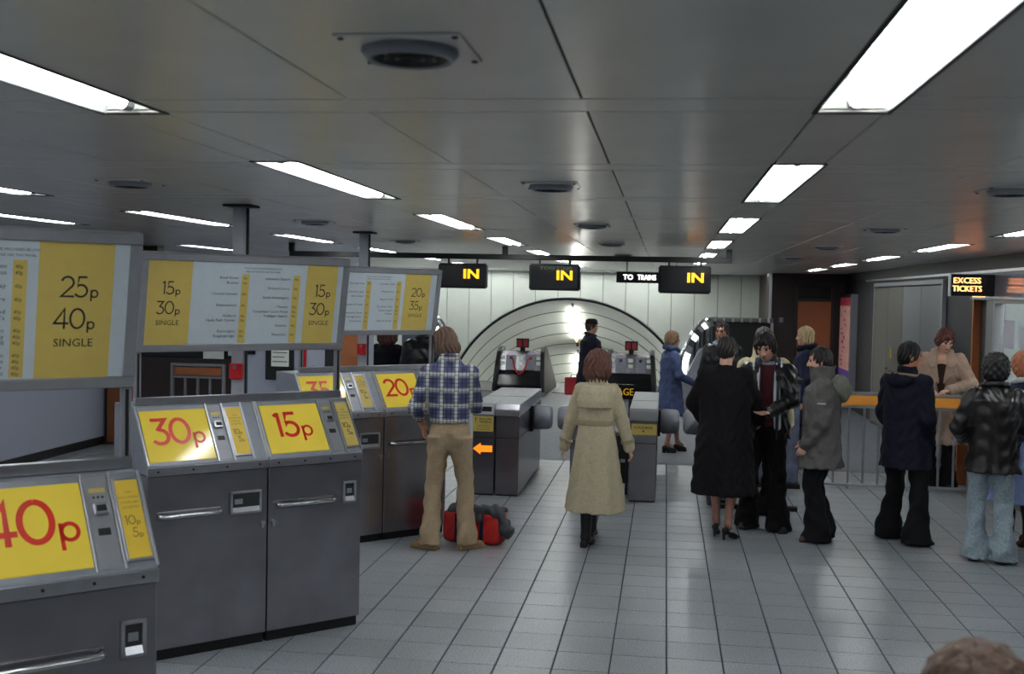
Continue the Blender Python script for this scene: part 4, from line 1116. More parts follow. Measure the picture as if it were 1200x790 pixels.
def pattern(name, fn):
    m = mat(name, (1, 1, 1, 1), 0.85, bump=0.2, bscale=45, spec=0.2); nt = m.node_tree; b = nt.nodes['Principled BSDF']
    tc = nt.nodes.new('ShaderNodeTexCoord'); sp = nt.nodes.new('ShaderNodeSeparateXYZ'); nt.links.new(tc.outputs['Object'], sp.inputs[0])
    def band(sock, period, off, a, w):     # 1 inside the band, soft edges
        x = nt.nodes.new('ShaderNodeMath'); x.operation = 'MULTIPLY_ADD'; nt.links.new(sock, x.inputs[0]); x.inputs[1].default_value = 1 / period; x.inputs[2].default_value = off
        f = nt.nodes.new('ShaderNodeMath'); f.operation = 'FRACT'; nt.links.new(x.outputs[0], f.inputs[0])
        d = nt.nodes.new('ShaderNodeMath'); d.operation = 'SUBTRACT'; nt.links.new(f.outputs[0], d.inputs[0]); d.inputs[1].default_value = a
        q = nt.nodes.new('ShaderNodeMath'); q.operation = 'ABSOLUTE'; nt.links.new(d.outputs[0], q.inputs[0])
        r = nt.nodes.new('ShaderNodeMapRange'); nt.links.new(q.outputs[0], r.inputs['Value']); r.inputs['From Min'].default_value = w * .8; r.inputs['From Max'].default_value = w * 1.2; r.inputs['To Min'].default_value = 1; r.inputs['To Max'].default_value = 0
        return r.outputs[0]
    def mix(fac, c0, c1, amt=1.0):
        n = nt.nodes.new('ShaderNodeMix'); n.data_type = 'RGBA'
        s_ = nt.nodes.new('ShaderNodeMath'); s_.operation = 'MULTIPLY'; nt.links.new(fac, s_.inputs[0]); s_.inputs[1].default_value = amt
        nt.links.new(s_.outputs[0], n.inputs['Factor'])
        for k_, c in ((6, c0), (7, c1)):
            if isinstance(c, tuple): n.inputs[k_].default_value = c
            else: nt.links.new(c, n.inputs[k_])
        return n.outputs[2]
    nt.links.new(fn(sp.outputs, band, mix), b.inputs['Base Color'])
def plaid(o, band, mix):
    c = (0.075, 0.085, 0.17, 1); wh = srgb(214, 214, 206); nv = srgb(40, 44, 78)
    x, z = o[0], o[2]
    c = mix(band(x, .118, 0.1, .5, .24), c, srgb(120, 124, 142), .75); c = mix(band(z, .125, 0.0, .5, .22), c, srgb(124, 128, 146), .75)
    c = mix(band(x, .118, 0.1, .5, .11), c, wh, .8); c = mix(band(z, .125, 0.0, .5, .10), c, wh, .8)
    c = mix(band(x, .0295, .3, .5, .10), c, nv, .7); c = mix(band(z, .031, .3, .5, .10), c, nv, .7)
    return c
pattern('plaid', plaid)
pattern('scarf_stripe', lambda o, band, mix: mix(band(o[0], .05, .0, .5, .22), srgb(60, 66, 84), srgb(214, 218, 222), 1.0))

SKIN_HEAD = [Ell((0, -.012, .025), (.077, .097, .105), .01), Ell((0, .03, -.05), (.058, .064, .074), .03), Ell((0, .064, -.094), (.026, .026, .024), .02),
    Ell((0, .078, .036), (.05, .016, .014), .015), Cap((0, .094, .018), (0, .113, -.026), .008, .014, .012), Ell((.014, .098, -.030), (.010, .012, .009), .008), Ell((-.014, .098, -.030), (.010, .012, .009), .008),
    Ell((.031, .101, .012), (.017, .012, .010), .012, 's'), Ell((-.031, .101, .012), (.017, .012, .010), .012, 's'),
    Ell((0, .090, -.060), (.023, .012, .009), .008), Ell((.040, .066, -.015), (.022, .022, .02), .02), Ell((-.040, .066, -.015), (.022, .022, .02), .02),
    Ell((.078, -.012, -.012), (.011, .020, .032), .008), Ell((-.078, -.012, -.012), (.011, .020, .032), .008)]
def hand_prims(w, d, n, t, curl=25, sc=1.0, spread=1.0):
    w, d, n, t = [Vector(q) for q in (w, d, n, t)]
    d.normalize(); n = (n - d * n.dot(d)).normalized(); t = (t - d * t.dot(d) - n * t.dot(n)).normalized()
    out = [Cap(w - d * .03, w + d * .02 * sc, .026 * sc, .027 * sc, .01), Cap(w + d * .028 * sc, w + d * .078 * sc, .036 * sc, .040 * sc, .012, flat=(tuple(n), .42))]
    for off, ln in ((.032, .072), (.0105, .08), (-.0105, .074), (-.031, .058)):
        p = w + d * (.088 - abs(off - .01) * .2) * sc + t * off * spread * sc; a = 0; rr = .0095 * sc
        for k_, fr in enumerate((.45, .32, .23)):
            a += R(curl) * (0.6 if k_ == 0 else 1)
            q = p + (d * math.cos(a) + n * math.sin(a)) * ln * fr * sc
            out.append(Cap(p, q, rr, rr * .92, .003)); p = q; rr *= .92
    p = w + d * .028 * sc + t * .030 * sc; dr = (d * .65 + t * .65 + n * .35).normalized(); q = p + dr * .042 * sc; out.append(Cap(p, q, .0125 * sc, .011 * sc, .008))
    dr = (d * .9 + t * .2 + n * .3).normalized(); out.append(Cap(q, q + dr * .034 * sc, .011 * sc, .0095 * sc, .003))
    return out
def wr(a, ph=0.0):
    return lambda p: a * np.sin(p[:, 2] * 48 + 3.5 * np.sin(p[:, 0] * 21 + ph) + ph) * np.sin(p[:, 0] * 26 + p[:, 1] * 31 + ph * 2)
def strands(a, f=70):
    return lambda p: a * np.sin(np.arctan2(p[:, 0], p[:, 1] + 0.02) * f / 4 + 3 * np.sin(p[:, 2] * 25)) + a * .7 * np.sin(p[:, 0] * f + p[:, 2] * 18) * np.sin(p[:, 1] * f)
def curls(a, f=105):
    return lambda p: a * np.sin(p[:, 0] * f) * np.sin(p[:, 1] * f + 1) * np.sin(p[:, 2] * f + 2) * 1.6
HAIR = {
 'short': [Ell((0, -.018, .035), (.086, .101, .108), .01), Ell((0, -.055, -.02), (.076, .058, .075), .03), Ell((.074, .005, .01), (.014, .03, .045), .02), Ell((-.074, .005, .01), (.014, .03, .045), .02),
           Ell((0, .105, -.055), (.072, .085, .125), .015, 's')],
 'collar': [Ell((0, -.015, .035), (.092, .110, .112), .01), Ell((0, -.055, -.06), (.088, .062, .095), .03), Ell((.075, .0, -.03), (.024, .045, .075), .02), Ell((-.075, .0, -.03), (.024, .045, .075), .02),
            Ell((0, .112, -.06), (.070, .080, .135), .015, 's')],
 'fringe': [Ell((0, -.016, .038), (.089, .106, .107), .01), Ell((0, -.055, -.04), (.088, .062, .085), .03), Ell((.077, .005, -.01), (.022, .042, .065), .02), Ell((-.077, .005, -.01), (.022, .042, .065), .02),
            Cap((-.03, .08, .095), (.045, .09, .075), .020, .014, .02), Cap((.03, .08, .095), (.078, .05, .03), .022, .018, .02), Ell((-.006, .122, -.06), (.070, .074, .122), .012, 's')],
 'bob': [Ell((0, -.01, .035), (.118, .130, .124), .01), Loft([(-.18, 0, -.04, .10, .07), (-.13, 0, -.035, .136, .115), (-.06, 0, -.025, .142, .128), (.02, 0, -.015, .128, .128), (.06, 0, -.01, .11, .118)], .03), Ell((0, .125, -.08), (.066, .085, .15), .02, 's')],
 'curly': [Ell((0, -.015, .03), (.112, .122, .122), .01), Ell((0, -.05, -.04), (.105, .085, .085), .03), Ell((0, .125, -.06), (.068, .080, .125), .015, 's')],
 'afro': [Ell((0, -.012, .03), (.124, .130, .130), .01), Ell((0, -.05, -.04), (.110, .088, .085), .03), Ell((0, .130, -.06), (.066, .075, .125), .015, 's')],
}
def person(label, loc, heading, Ht=1.75, fem=False, feet=((-.10, 0, 0), (.10, 0, 0)), toes=(8, -8), hands=None, hint=((-.5, -.7, -.4), (.5, -.7, -.4)), hdir=(None, None), lean=0.0, sway=0.0, head=(0, 0, 0),
           coat=None, trousers=None, shoes=('flat', 'shoe_black'), hair=('short', 'hair_brown'), skin='skin', vox=0.008, legs_m=None, curl=(28, 28), extra=None, group='people in the ticket hall', arm=1.0, bodyx=0.0):
    t = empty('person', (loc[0], loc[1], loc[2] if len(loc) > 2 else 0), R(heading), label, 'person', group)
    s = Ht / 1.75; lift = {'flat': 0.022, 'heel': 0.06, 'boot': 0.05, 'platform': 0.05}[shoes[0]]
    z_ = lambda q: q * s + lift * min(1.0, 1.0)
    hipz = z_(.92)
    def sp(z): return (bodyx + sway * max(0, z - hipz), lean * max(0, z - hipz))
    shw = (.158 if fem else .182) * s
    # joints
    SH = [(sp(z_(1.40))[0] + sd * shw * .95, sp(z_(1.40))[1] - .01, z_(1.398)) for sd in (-1, 1)]
    if hands is None: hands = ((-.27 * s, .03, z_(.80)), (.27 * s, .03, z_(.80)))
    ARM = []
    for k in (0, 1):
        e_, w_ = ik(SH[k], hands[k], .30 * s * arm, .255 * s * arm, hint[k]); ARM.append((SH[k], e_, w_))
    LEG = []
    for k, sd in enumerate((-1, 1)):
        hp = (bodyx + sd * .085 * s, 0, hipz); an = (feet[k][0], feet[k][1], .085 * s + lift + feet[k][2])
        kn, an2 = ik(hp, an, .43 * s, .415 * s, (sd * .1, 1, 0)); LEG.append((hp, kn, an2))
    hs = .95 * s * (0.97 if fem else 1.0); HR = rot(*head); piv = V(sp(z_(1.50))[0], sp(z_(1.50))[1] + .015, z_(1.498)); HT_ = piv + HR @ V(0, .0, .132 * s)
    X = lambda pr: Xf(pr, HT_, HR, hs)
    hp_ = lambda q: tuple(HT_ + HR @ (V(*q) * hs))
    # ---- the body: one continuous surface
    pr = [Loft([(z_(.84), bodyx, 0, .13 * s, .09 * s), (z_(.95), bodyx, 0, .15 * s, .10 * s), (z_(1.08), *sp(z_(1.08)), .12 * s, .085 * s), (z_(1.28), *sp(z_(1.28)), .145 * s, .10 * s), (z_(1.40), *sp(z_(1.40)), .15 * s, .085 * s), (z_(1.47), *sp(z_(1.47)), .07 * s, .06 * s)], .02)]
    pr.append(Cap((sp(z_(1.43))[0], sp(z_(1.43))[1] - .012, z_(1.43)), hp_((0, -.022, -.07)), .058 * s, .054 * s, .03))
    for k in (0, 1):
        a, e_, w_ = ARM[k]; pr += [Cap(a, e_, .048 * s, .038 * s, .03), Cap(e_, w_, .038 * s, .026 * s, .02)]
        d = Vector(w_) - Vector(e_); d.normalize()
        if hdir[k]: d, n, tt = hdir[k]
        else: n = (1, 0, 0) if k == 0 else (-1, 0, 0); tt = (0, 1, 0.2)
        pr += hand_prims(w_, d, n, tt, curl[k], s * (.9 if fem else 1.0))
        h, kn, an = LEG[k]; fx = 1 if legs_m else .85
        pr += [Cap(h, kn, .078 * s * fx, .052 * s * fx, .03), Cap(kn, an, .050 * s * fx, .034 * s * fx, .02), Ell(((kn[0] * .68 + an[0] * .32), (kn[1] * .68 + an[1] * .32) - .018 * s, kn[2] * .68 + an[2] * .32), (.046 * s * fx, .046 * s * fx, .11 * s), .03), Cap(an, (an[0], an[1] + .07, an[2] - .045), .034 * s, .03 * s, .02)]
    pr += [X(q) for q in SKIN_HEAD]
    body = sdf('body', pr, vox, skin, t)
    if legs_m:
        body.data.materials.append(M(legs_m)); zz = np.empty(len(body.data.polygons) * 3, dtype=np.float32); body.data.polygons.foreach_get('center', zz)
        mi = ((zz.reshape(-1, 3)[:, 2] < z_(.80)) & (np.abs(zz.reshape(-1, 3)[:, 0]) < .22)).astype(np.int32); body.data.polygons.foreach_set('material_index', mi)
    for sd in (-1, 1):
        c = hp_((sd * .031, .080, .012)); mb = MB().lathe([(.0005, -.011), (.007, -.009), (.0115, 0), (.007, .009), (.0005, .011)], (0, 0, 0), 8)
        o = mb.build('eye', 'eye', t, smooth=True); o.location = c
        sdf('eyebrow', [X(Cap((sd * .016, .094, .034), (sd * .047, .084, .036), .0055, .004, .002))], .004, hair[1], t)
    sdf('lips', [X(Ell((0, .094, -.0565), (.022, .009, .0055), .004)), X(Ell((0, .092, -.066), (.018, .009, .0055), .004))], .004, 'lip', t)
    # ---- hair
    hst = HAIR[hair[0]]
    nz = curls(.006, 85) if hair[0] in ('curly', 'afro') else strands(.0065, 60)
    nz2 = (lambda p: nz(((p - HT_) @ HR) / hs))
    if hair[0] == 'curly': nz2 = (lambda p: .6 * nz(((p - HT_) @ HR) / hs))
    sdf('hair', [X(q) for q in hst], .007, hair[1], t, nz2)
    # ---- trousers
    if trousers:
        m_, fl, hem = trousers['m'], trousers.get('flare', .10), trousers.get('hem', .02); w = trousers.get('w', 1.0)
        pt = [Loft([(z_(.79), bodyx, 0, .10 * s * w, .085 * s * w), (z_(.84), bodyx, -.004, .150 * s * w, .108 * s * w), (z_(.92), bodyx, -.008, .168 * s * w, .122 * s * w), (z_(1.0), bodyx, 0, .158 * s * w, .108 * s * w), (z_(1.085), *sp(z_(1.085)), .142 * s * w, .10 * s * w)], .02)]
        for k in (0, 1):
            h, kn, an = LEG[k]; lp = lambda f: (kn[0] + (an[0] - kn[0]) * f, kn[1] + (an[1] - kn[1]) * f)
            rows_ = [(z_(.88), h[0], h[1] - .004, .088 * s * w, .112 * s * w), (z_(.72), h[0] * .55 + kn[0] * .45, kn[1] * .45, .086 * s * w, .100 * s * w), (kn[2], kn[0], kn[1], .070 * s * w, .078 * s * w), (kn[2] * .5 + .04, *lp(.55), .070 * s * w, .078 * s * w + fl * .1), (an[2] * .3 + hem + .06, an[0], an[1] + .0, fl * .86, fl * 1.0), (hem + feet[k][2], an[0], an[1] + .012, fl * .92, fl * 1.15)]
            pt.append(Loft(rows_, .05, fold=(lambda a, z, ph=k * 2.0: .006 * np.sin(3 * a + z * 14 + ph) + .004 * np.sin(z * 40 + 2 * np.sin(a * 2) + ph))))
        sdf('trousers', pt, .009, m_, t, wr(.0035, 1.0))
        if trousers.get('belt'):
            sdf('belt', [Loft([(z_(1.045), *sp(z_(1.06)), .153 * s * w, .110 * s * w), (z_(1.08), *sp(z_(1.07)), .150 * s * w, .107 * s * w)], .002)], .008, trousers['belt'], t)
    # ---- coat, jacket or shirt
    if coat:
        hem = coat['hem']; hr = coat['hr']; wr_ = coat.get('wr', (.165, .125)); cr = coat.get('cr', (.195, .142)); th = coat.get('sl', (.070, .058, .050)); wz = coat.get('wz', 1.07)
        cyh = coat.get('cyh', 0.0)
        rows_ = [(hem, bodyx, cyh, hr[0], hr[1])]
        if hem < z_(.8): rows_.append((z_(.84), bodyx, cyh * .3, max(wr_[0] + .012, hr[0] * .45 + wr_[0] * .55) * s, max(wr_[1] + .01, hr[1] * .45 + wr_[1] * .55) * s))
        rows_ += [(z_(wz), *sp(z_(wz)), wr_[0] * s, wr_[1] * s), (z_(1.27), *sp(z_(1.27)), cr[0] * s, cr[1] * s), (z_(1.37), *sp(z_(1.37)), (cr[0] + .004) * s, (cr[1] - .012) * s), (z_(1.432), *sp(z_(1.432)), shw * .86 + .008, .098 * s), (z_(1.470), *sp(z_(1.470)), shw * .56, .080 * s), (z_(1.505), sp(z_(1.5))[0], sp(z_(1.5))[1], .078 * s, .072 * s)]
        am = coat.get('fold', .012); nf = coat.get('nf', 7)
        fo = (lambda a, z: am * (np.sin(nf * a + 1.0) * .6 + np.sin((nf + 5) * a + 2.3) * .4) * np.clip((z_(wz) - z) / max(z_(wz) - hem, .05), 0, 1))
        pc = [Loft(rows_, .02, fold=fo, pw=coat.get('pw', 2.3))]
        for k in (0, 1):
            a, e_, w_ = ARM[k]
            cuff = Vector(w_) - (Vector(w_) - Vector(e_)).normalized() * coat.get('cuff', .0)
            pc += [Cap(a, e_, th[0] * s, th[1] * s, .035), Cap(e_, tuple(cuff), th[1] * s, th[2] * s, .025)]
        ck = coat.get('collar')
        nb = sp(z_(1.5))
        if ck == 'stand': pc.append(Loft([(z_(1.47), nb[0], nb[1] - .005, .085 * s, .082 * s), (z_(1.545), nb[0], nb[1] - .012, .078 * s, .080 * s)], .02))
        if ck == 'high': pc.append(Loft([(z_(1.45), nb[0], nb[1], .11 * s, .10 * s), (z_(1.52), nb[0], nb[1] + .005, .108 * s, .110 * s), (z_(1.585), nb[0], nb[1] + .01, .104 * s, .118 * s)], .03))
        for cut in coat.get('cuts', []): pc.append(cut(s, sp, z_))
        for ex_ in coat.get('adds', []): pc += ex_(s, sp, z_)
        sdf(coat.get('name', 'coat'), pc, coat.get('vox', .009), coat['m'], t, wr(coat.get('wrk', .004), coat.get('ph', 0.5)))
        if ck in ('fur', 'flap'):
            rr = .105 if ck == 'fur' else .098; m2 = coat.get('collar_m', coat['m']); pcs = []
            n_ = 14
            for i in range(n_):
                a0, a1 = 2 * math.pi * i / n_, 2 * math.pi * (i + 1) / n_
                f_ = lambda a: (nb[0] + rr * s * math.sin(a), nb[1] - .004 - rr * s * .92 * math.cos(a), z_(1.498 if ck == 'fur' else 1.49) + .022 * math.cos(a))
                pcs.append(Cap(f_(a0), f_(a1), .034 if ck == 'fur' else .022, .034 if ck == 'fur' else .022, .01))
            sdf('collar', pcs, .008, m2, t, wr(.006, 2) if ck == 'fur' else None)
        if coat.get('belt'):
            bz = z_(wz); wx, wy = wr_[0] * s + .008, wr_[1] * s + .008
            sdf('belt', [Loft([(bz - .026, *sp(bz), wx, wy), (bz + .026, *sp(bz), wx, wy)], .002, pw=coat.get('pw', 2.3))], .008, coat['belt'], t)
    # ---- shoes
    for k in (0, 1):
        an = LEG[k][2]; FR = rot(toes[k]); fz = feet[k][2]; kind, sm = shoes; f_ = .92 * s if not fem else .84 * s
        T = (an[0], an[1], fz)
        if kind == 'flat': ps = [Box((0, .05, .014), (.042, .132, .013), .006, rd=.012), Cap((0, -.045, .045), (0, .12, .036), .040, .036, .015, flat=((0, 0, 1), .8)), Ell((0, .0, .07), (.036, .055, .045), .03), Ell((0, .13, .034), (.038, .042, .026), .02)]
        elif kind == 'heel': ps = [Cap((0, -.04, .105), (0, .10, .026), .034, .030, .02), Cap((0, .09, .024), (0, .15, .02), .030, .018, .015), Cap((0, -.052, .10), (0, -.058, .008), .022, .013, .01), Cap((0, .04, .028), (0, .13, .010), .026, .024, .01, flat=((0, 0, 1), .4)), Ell((0, .03, .12), (.032, .05, .05), .02, 's')]
        elif kind == 'platform': ps = [Box((0, .085, .024), (.042, .085, .022), .006, rd=.012), Cap((0, .02, .07), (0, .135, .055), .036, .034, .015), Box((0, -.045, .045), (.032, .034, .044), .01, rd=.01), Cap((0, -.045, .10), (0, .04, .075), .034, .034, .02)]
        else: ps = [Cap((0, -.03, .09), (0, .11, .035), .038, .034, .02), Cap((0, .10, .03), (0, .15, .026), .032, .024, .015), Box((0, -.045, .03), (.028, .032, .032), .01, rd=.008), Cap((0, -.005, .10), (0, -.01, .36), .046, .058, .03)]
        ps = [Xf(q, T, FR, f_ if kind != 'boot' else s) for q in ps]
        if kind != 'boot': ps.append(Hal((0, 0, -1), -.0005 - fz, .002))
        else: ps.append(Hal((0, 0, -1), -.0005 - fz, .002))
        sdf('shoe' if kind != 'boot' else 'boot', ps, .0065, sm, t)
    if extra: extra(t, s, sp, z_, ARM, LEG, hp_, HR)
    return t

# ---- 1 man in plaid at the 20p machine
person('man in blue plaid shirt and tan trousers, back turned, at the 20p machine', (-1.71, 8.98), 8, 1.79, feet=((-.15, .0, 0), (.15, .03, 0)), toes=(62, -58), hands=((-.235, .15, 1.0), (.13, .36, 1.12)), hint=((-.45, -.9, -.2), (.4, -.8, -.4)), sway=-.03,
       hdir=(((.15, .35, -.9), (1, 0, 0), (0, 1, .2)), None), lean=.05, head=(36, -30, 0), hair=('collar', 'hair_brown'), skin='skin_warm', trousers=dict(m='cord_tan', flare=.094, hem=.05, belt='leather_brown', w=.95), shoes=('flat', 'shoe_tan'),
       coat=dict(name='shirt', m='plaid', hem=1.045, hr=(.158, .122), wr=(.166, .128), cr=(.182, .135), wz=1.14, sl=(.060, .053, .046), cuff=.12, fold=.006, wrk=.005, collar='stand'))
# ---- 2 woman in beige trench coat walking away
def trench_extra(t, s, sp, z_, ARM, LEG, hp_, HR):
    # storm flap across the shoulder blades
    sdf('storm_flap', [Loft([(z_(1.235), 0, -.012, .160, .142), (z_(1.30), 0, -.010, .172, .146), (z_(1.39), 0, -.008, .165, .128), (z_(1.44), 0, -.006, .135, .104)], .01, fold=(lambda a, z: .004 * np.sin(6 * a))), Hal((0, 1, 0), -.03, .004)], .008, 'trench_beige', t)
    for k in (0, 1):
        a, e_, w_ = ARM[k]; d = (Vector(w_) - Vector(e_)).normalized(); c = Vector(w_) - d * .07
        MB().tube([c, c + d * .03], .058, 14).build('cuff_strap', 'trench_belt', t, .004)
person('auburn haired woman in belted beige trench coat walking to the gates', (-.55, 9.40), -4, 1.58, True, feet=((-.055, -.06, 0), (-.075, .36, 0)), toes=(-18, -5), hands=((-.275, .02, .80), (.285, .05, .80)), hint=((-.7, -.7, 0), (.7, -.7, 0)), head=(-8, -6, 0), hair=('bob', 'hair_auburn'), skin='skin_pale', legs_m='black_cloth', shoes=('boot', 'shoe_black'),
       coat=dict(m='trench_beige', hem=.30, hr=(.25, .20), wr=(.160, .130), cr=(.180, .140), wz=1.10, sl=(.064, .057, .054), cuff=.0, fold=.022, nf=5, wrk=.0025, collar='stand', belt='trench_belt', cyh=-.01), extra=trench_extra)
# ---- 3 woman in black coat
person('short haired woman in long black coat, back turned, in black heels', (.53, 9.93), -14, 1.70, True, feet=((-.07, .10, 0), (.06, -.02, 0)), toes=(0, -35), hands=((-.20, .22, .98), (.23, .36, 1.02)), hint=((-1, -.3, -.25), (1, -.4, -.2)), head=(-8, -8, 0), hair=('short', 'hair_dark'), skin='skin_pale', legs_m='stocking', shoes=('heel', 'shoe_black'), bodyx=.0,
       coat=dict(m='black_wool', hem=.40, hr=(.285, .23), wr=(.225, .175), cr=(.235, .165), wz=1.0, sl=(.095, .09, .065), fold=.014, nf=5, wrk=.005, pw=2.2))
# ---- 4 man with striped scarf, facing the camera
def scarf_extra(t, s, sp, z_, ARM, LEG, hp_, HR):
    sdf('sweater', [Loft([(.95, 0, 0, .160, .115), (1.10, *sp(1.1), .150, .118), (1.30, *sp(1.3), .176, .130), (1.42, *sp(1.42), .168, .112), (1.48, *sp(1.48), .13, .09), (1.515, *sp(1.5), .085, .076)], .01)], .009, 'maroon', t, wr(.004))
    sdf('shirt_collar', [Loft([(z_(1.455), *sp(1.5), .086, .080), (z_(1.515), sp(1.5)[0], sp(1.5)[1] + .006, .074, .074)], .01), Ell((sp(1.5)[0], sp(1.5)[1] + .09, z_(1.52)), (.03, .05, .05), .01, 's')], .007, 'grey_shirt', t)
    for sd in (-1, 1):
        pts = [(sd * .03, -.075, z_(1.475)), (sd * .085, -.03, z_(1.485)), (sd * .098, .05, z_(1.455)), (sd * .085, .115, z_(1.36)), (sd * .088, .148, z_(1.22)), (sd * .098, .150, z_(1.05)), (sd * .105, .142, z_(.92 if sd < 0 else 1.0))]
        pts = [(a + sp(c)[0], b + sp(c)[1], c) for a, b, c in pts]
        sdf('scarf', [Cap(pts[i], pts[i + 1], .034, .034, .01, flat=((0, 1, .15), .35)) for i in range(1, len(pts) - 1)] + [Cap(pts[0], pts[1], .03, .034, .02)], .008, 'scarf_stripe', t)
person('dark haired man in black leather jacket with striped scarf, looking down, facing viewer', (.93, 10.42), 172, 1.78, feet=((-.13, .0, 0), (.15, -.08, 0)), toes=(18, -12), hands=((-.05, .36, 1.11), (.25, .08, .86)), hint=((-1, -.35, -.35), (1, -.4, -.1)), hdir=(((.85, .5, -.12), (0, .15, 1), (-.3, 1, .3)), None), lean=.04, head=(-12, -26, 4), hair=('fringe', 'hair_dark'), skin='skin_pale', curl=(14, 28),
       trousers=dict(m='black_cloth', flare=.125, hem=.012), shoes=('flat', 'shoe_black'),
       coat=dict(name='jacket', m='leather_black', hem=.84, hr=(.205, .155), wr=(.185, .140), cr=(.215, .152), sl=(.078, .066, .054), fold=.01, wrk=.007, collar='stand',
                 cuts=[lambda s, sp, z_: Loft([(.70, 0, .17, .10, .14), (1.1, 0, .19, .085, .12), (1.36, *((sp(1.36)[0], sp(1.36)[1] + .17)), .085, .12), (1.54, sp(1.5)[0], sp(1.5)[1] + .12, .075, .11)], .01, 's')]), extra=scarf_extra)
# ---- 5 person in cream behind him
person('greying head in cream jacket just behind the man with the scarf', (.955, 11.15), 10, 1.785, head=(0, -4, 0), hair=('collar', 'hair_greying'), trousers=dict(m='black_cloth', flare=.11), coat=dict(name='jacket', m='cream', hem=.80, hr=(.20, .15), cr=(.215, .155), sl=(.08, .066, .055), collar='high'), vox=.01)
# ---- 6 man facing the camera behind the black coat
person('dark haired man in black jacket facing viewer behind the black coat woman', (.72, 14.5), 158, 1.77, head=(0, -6, 0), hair=('short', 'hair_dark'), skin='skin', trousers=dict(m='black_cloth', flare=.11), vox=.009,
       coat=dict(name='jacket', m='leather_black', hem=.85, hr=(.20, .15), cr=(.21, .15), sl=(.078, .066, .055), collar='flap', collar_m='grey_shirt'), hands=((-.30, .05, .85), (.30, .05, .85)))
# ---- 7 blonde person facing left
person('blonde person in navy coat with dark fur collar, facing left', (1.76, 14.5), 82, 1.73, True, head=(0, -4, 0), hair=('collar', 'hair_blonde'), skin='skin_pale', trousers=dict(m='navy_wool', flare=.11), coat=dict(m='navy_top', hem=.55, hr=(.21, .17), cr=(.20, .15), sl=(.075, .065, .055), collar='fur', collar_m='fur_dark'), vox=.009)
# ---- 8 man in parka, profile to the left
def parka_extra(t, s, sp, z_, ARM, LEG, hp_, HR):
    n0 = sp(z_(1.48))
    sdf('hood', [Ell((n0[0], n0[1] - .12, z_(1.41)), (.135, .085, .115), .02), Ell((n0[0], n0[1] - .165, z_(1.37)), (.105, .075, .105), .04), Ell((n0[0], n0[1] - .03, z_(1.52)), (.09, .10, .08), .03, 's')], .008, 'parka_hood', t, wr(.006, 1))
    a, e_, w_ = ARM[0]
    m = Vector(a) * .55 + Vector(e_) * .45
    MB().box(-.004, .004, -.035, .035, -.006, .006).build('reflective_tab', 'white_shirt', t).location = (m.x - .078, m.y + .005, m.z)
person('dark haired man in grey hooded parka and black trousers, facing left', (1.365, 10.04), 80, 1.66, feet=((-.075, .0, 0), (.09, -.03, 0)), toes=(12, -4), hands=((-.175, .11, .86), (.175, .11, .86)), hint=((-.5, -.9, -.1), (.5, -.9, -.1)), head=(6, -8, 0), hair=('short', 'hair_dark'), skin='skin_pale',
       trousers=dict(m='black_cloth', flare=.112, hem=.02, w=1.05), shoes=('flat', 'shoe_brown'),
       coat=dict(name='parka', m='parka', hem=.655, hr=(.215, .195), wr=(.195, .165), cr=(.215, .168), sl=(.088, .076, .062), fold=.010, wrk=.009, collar='high', pw=2.4), extra=parka_extra)
# ---- 9 man in navy duffel coat
def duffel_extra(t, s, sp, z_, ARM, LEG, hp_, HR):
    n0 = sp(z_(1.48))
    sdf('hood', [Ell((n0[0], n0[1] - .11, z_(1.425)), (.155, .09, .075), .02), Ell((n0[0], n0[1] - .02, z_(1.53)), (.085, .10, .07), .03, 's')], .008, 'navy_wool', t, wr(.006, 1))
    pts = [(n0[0] + .150 * math.sin(a), n0[1] - .055 - .10 * math.cos(a), z_(1.468) + .012 * math.cos(a)) for a in [R(-130 + 260 * i / 14) for i in range(15)]]
    sdf('hood_lining', [Cap(pts[i], pts[i + 1], .013, .013, .004) for i in range(14)], .006, 'fleece_tan', t)
person('dark haired man in navy duffel coat and wide black trousers, facing right', (2.10, 10.16), -52, 1.72, feet=((-.19, .04, 0), (.135, .01, 0)), toes=(10, -18), hands=((-.15, .10, .90), (.15, .10, .90)), hint=((-.7, -.7, 0), (.7, -.7, 0)), head=(-30, -4, 0), hair=('short', 'hair_black'), skin='skin_warm',
       trousers=dict(m='black_cloth', flare=.128, hem=.014, w=1.05), shoes=('flat', 'shoe_black'), lean=-.01,
       coat=dict(name='duffel_coat', m='navy_wool', hem=.66, hr=(.225, .185), wr=(.205, .16), cr=(.218, .162), sl=(.09, .078, .064), fold=.010, wrk=.006, collar='stand', pw=2.3), extra=duffel_extra)
# ---- 10 man in leather jacket and pale jeans
person('man with black curly hair in leather jacket and pale flared jeans', (2.655, 9.55), -6, 1.66, feet=((-.105, .02, 0), (.105, -.05, 0)), toes=(-20, -42), hands=((-.20, .22, .98), (.20, .24, .98)), hint=((-.55, -.8, -.3), (.55, -.8, -.3)), head=(-4, 0, 0), hair=('afro', 'hair_black'), skin='skin_warm',
       trousers=dict(m='pale_jeans', flare=.112, hem=.03, w=1.06), shoes=('flat', 'shoe_black'),
       coat=dict(name='leather_jacket', m='leather_brown', hem=.735, hr=(.215, .165), wr=(.190, .146), cr=(.208, .154), sl=(.076, .068, .056), fold=.012, wrk=.007, collar='flap', pw=2.4))
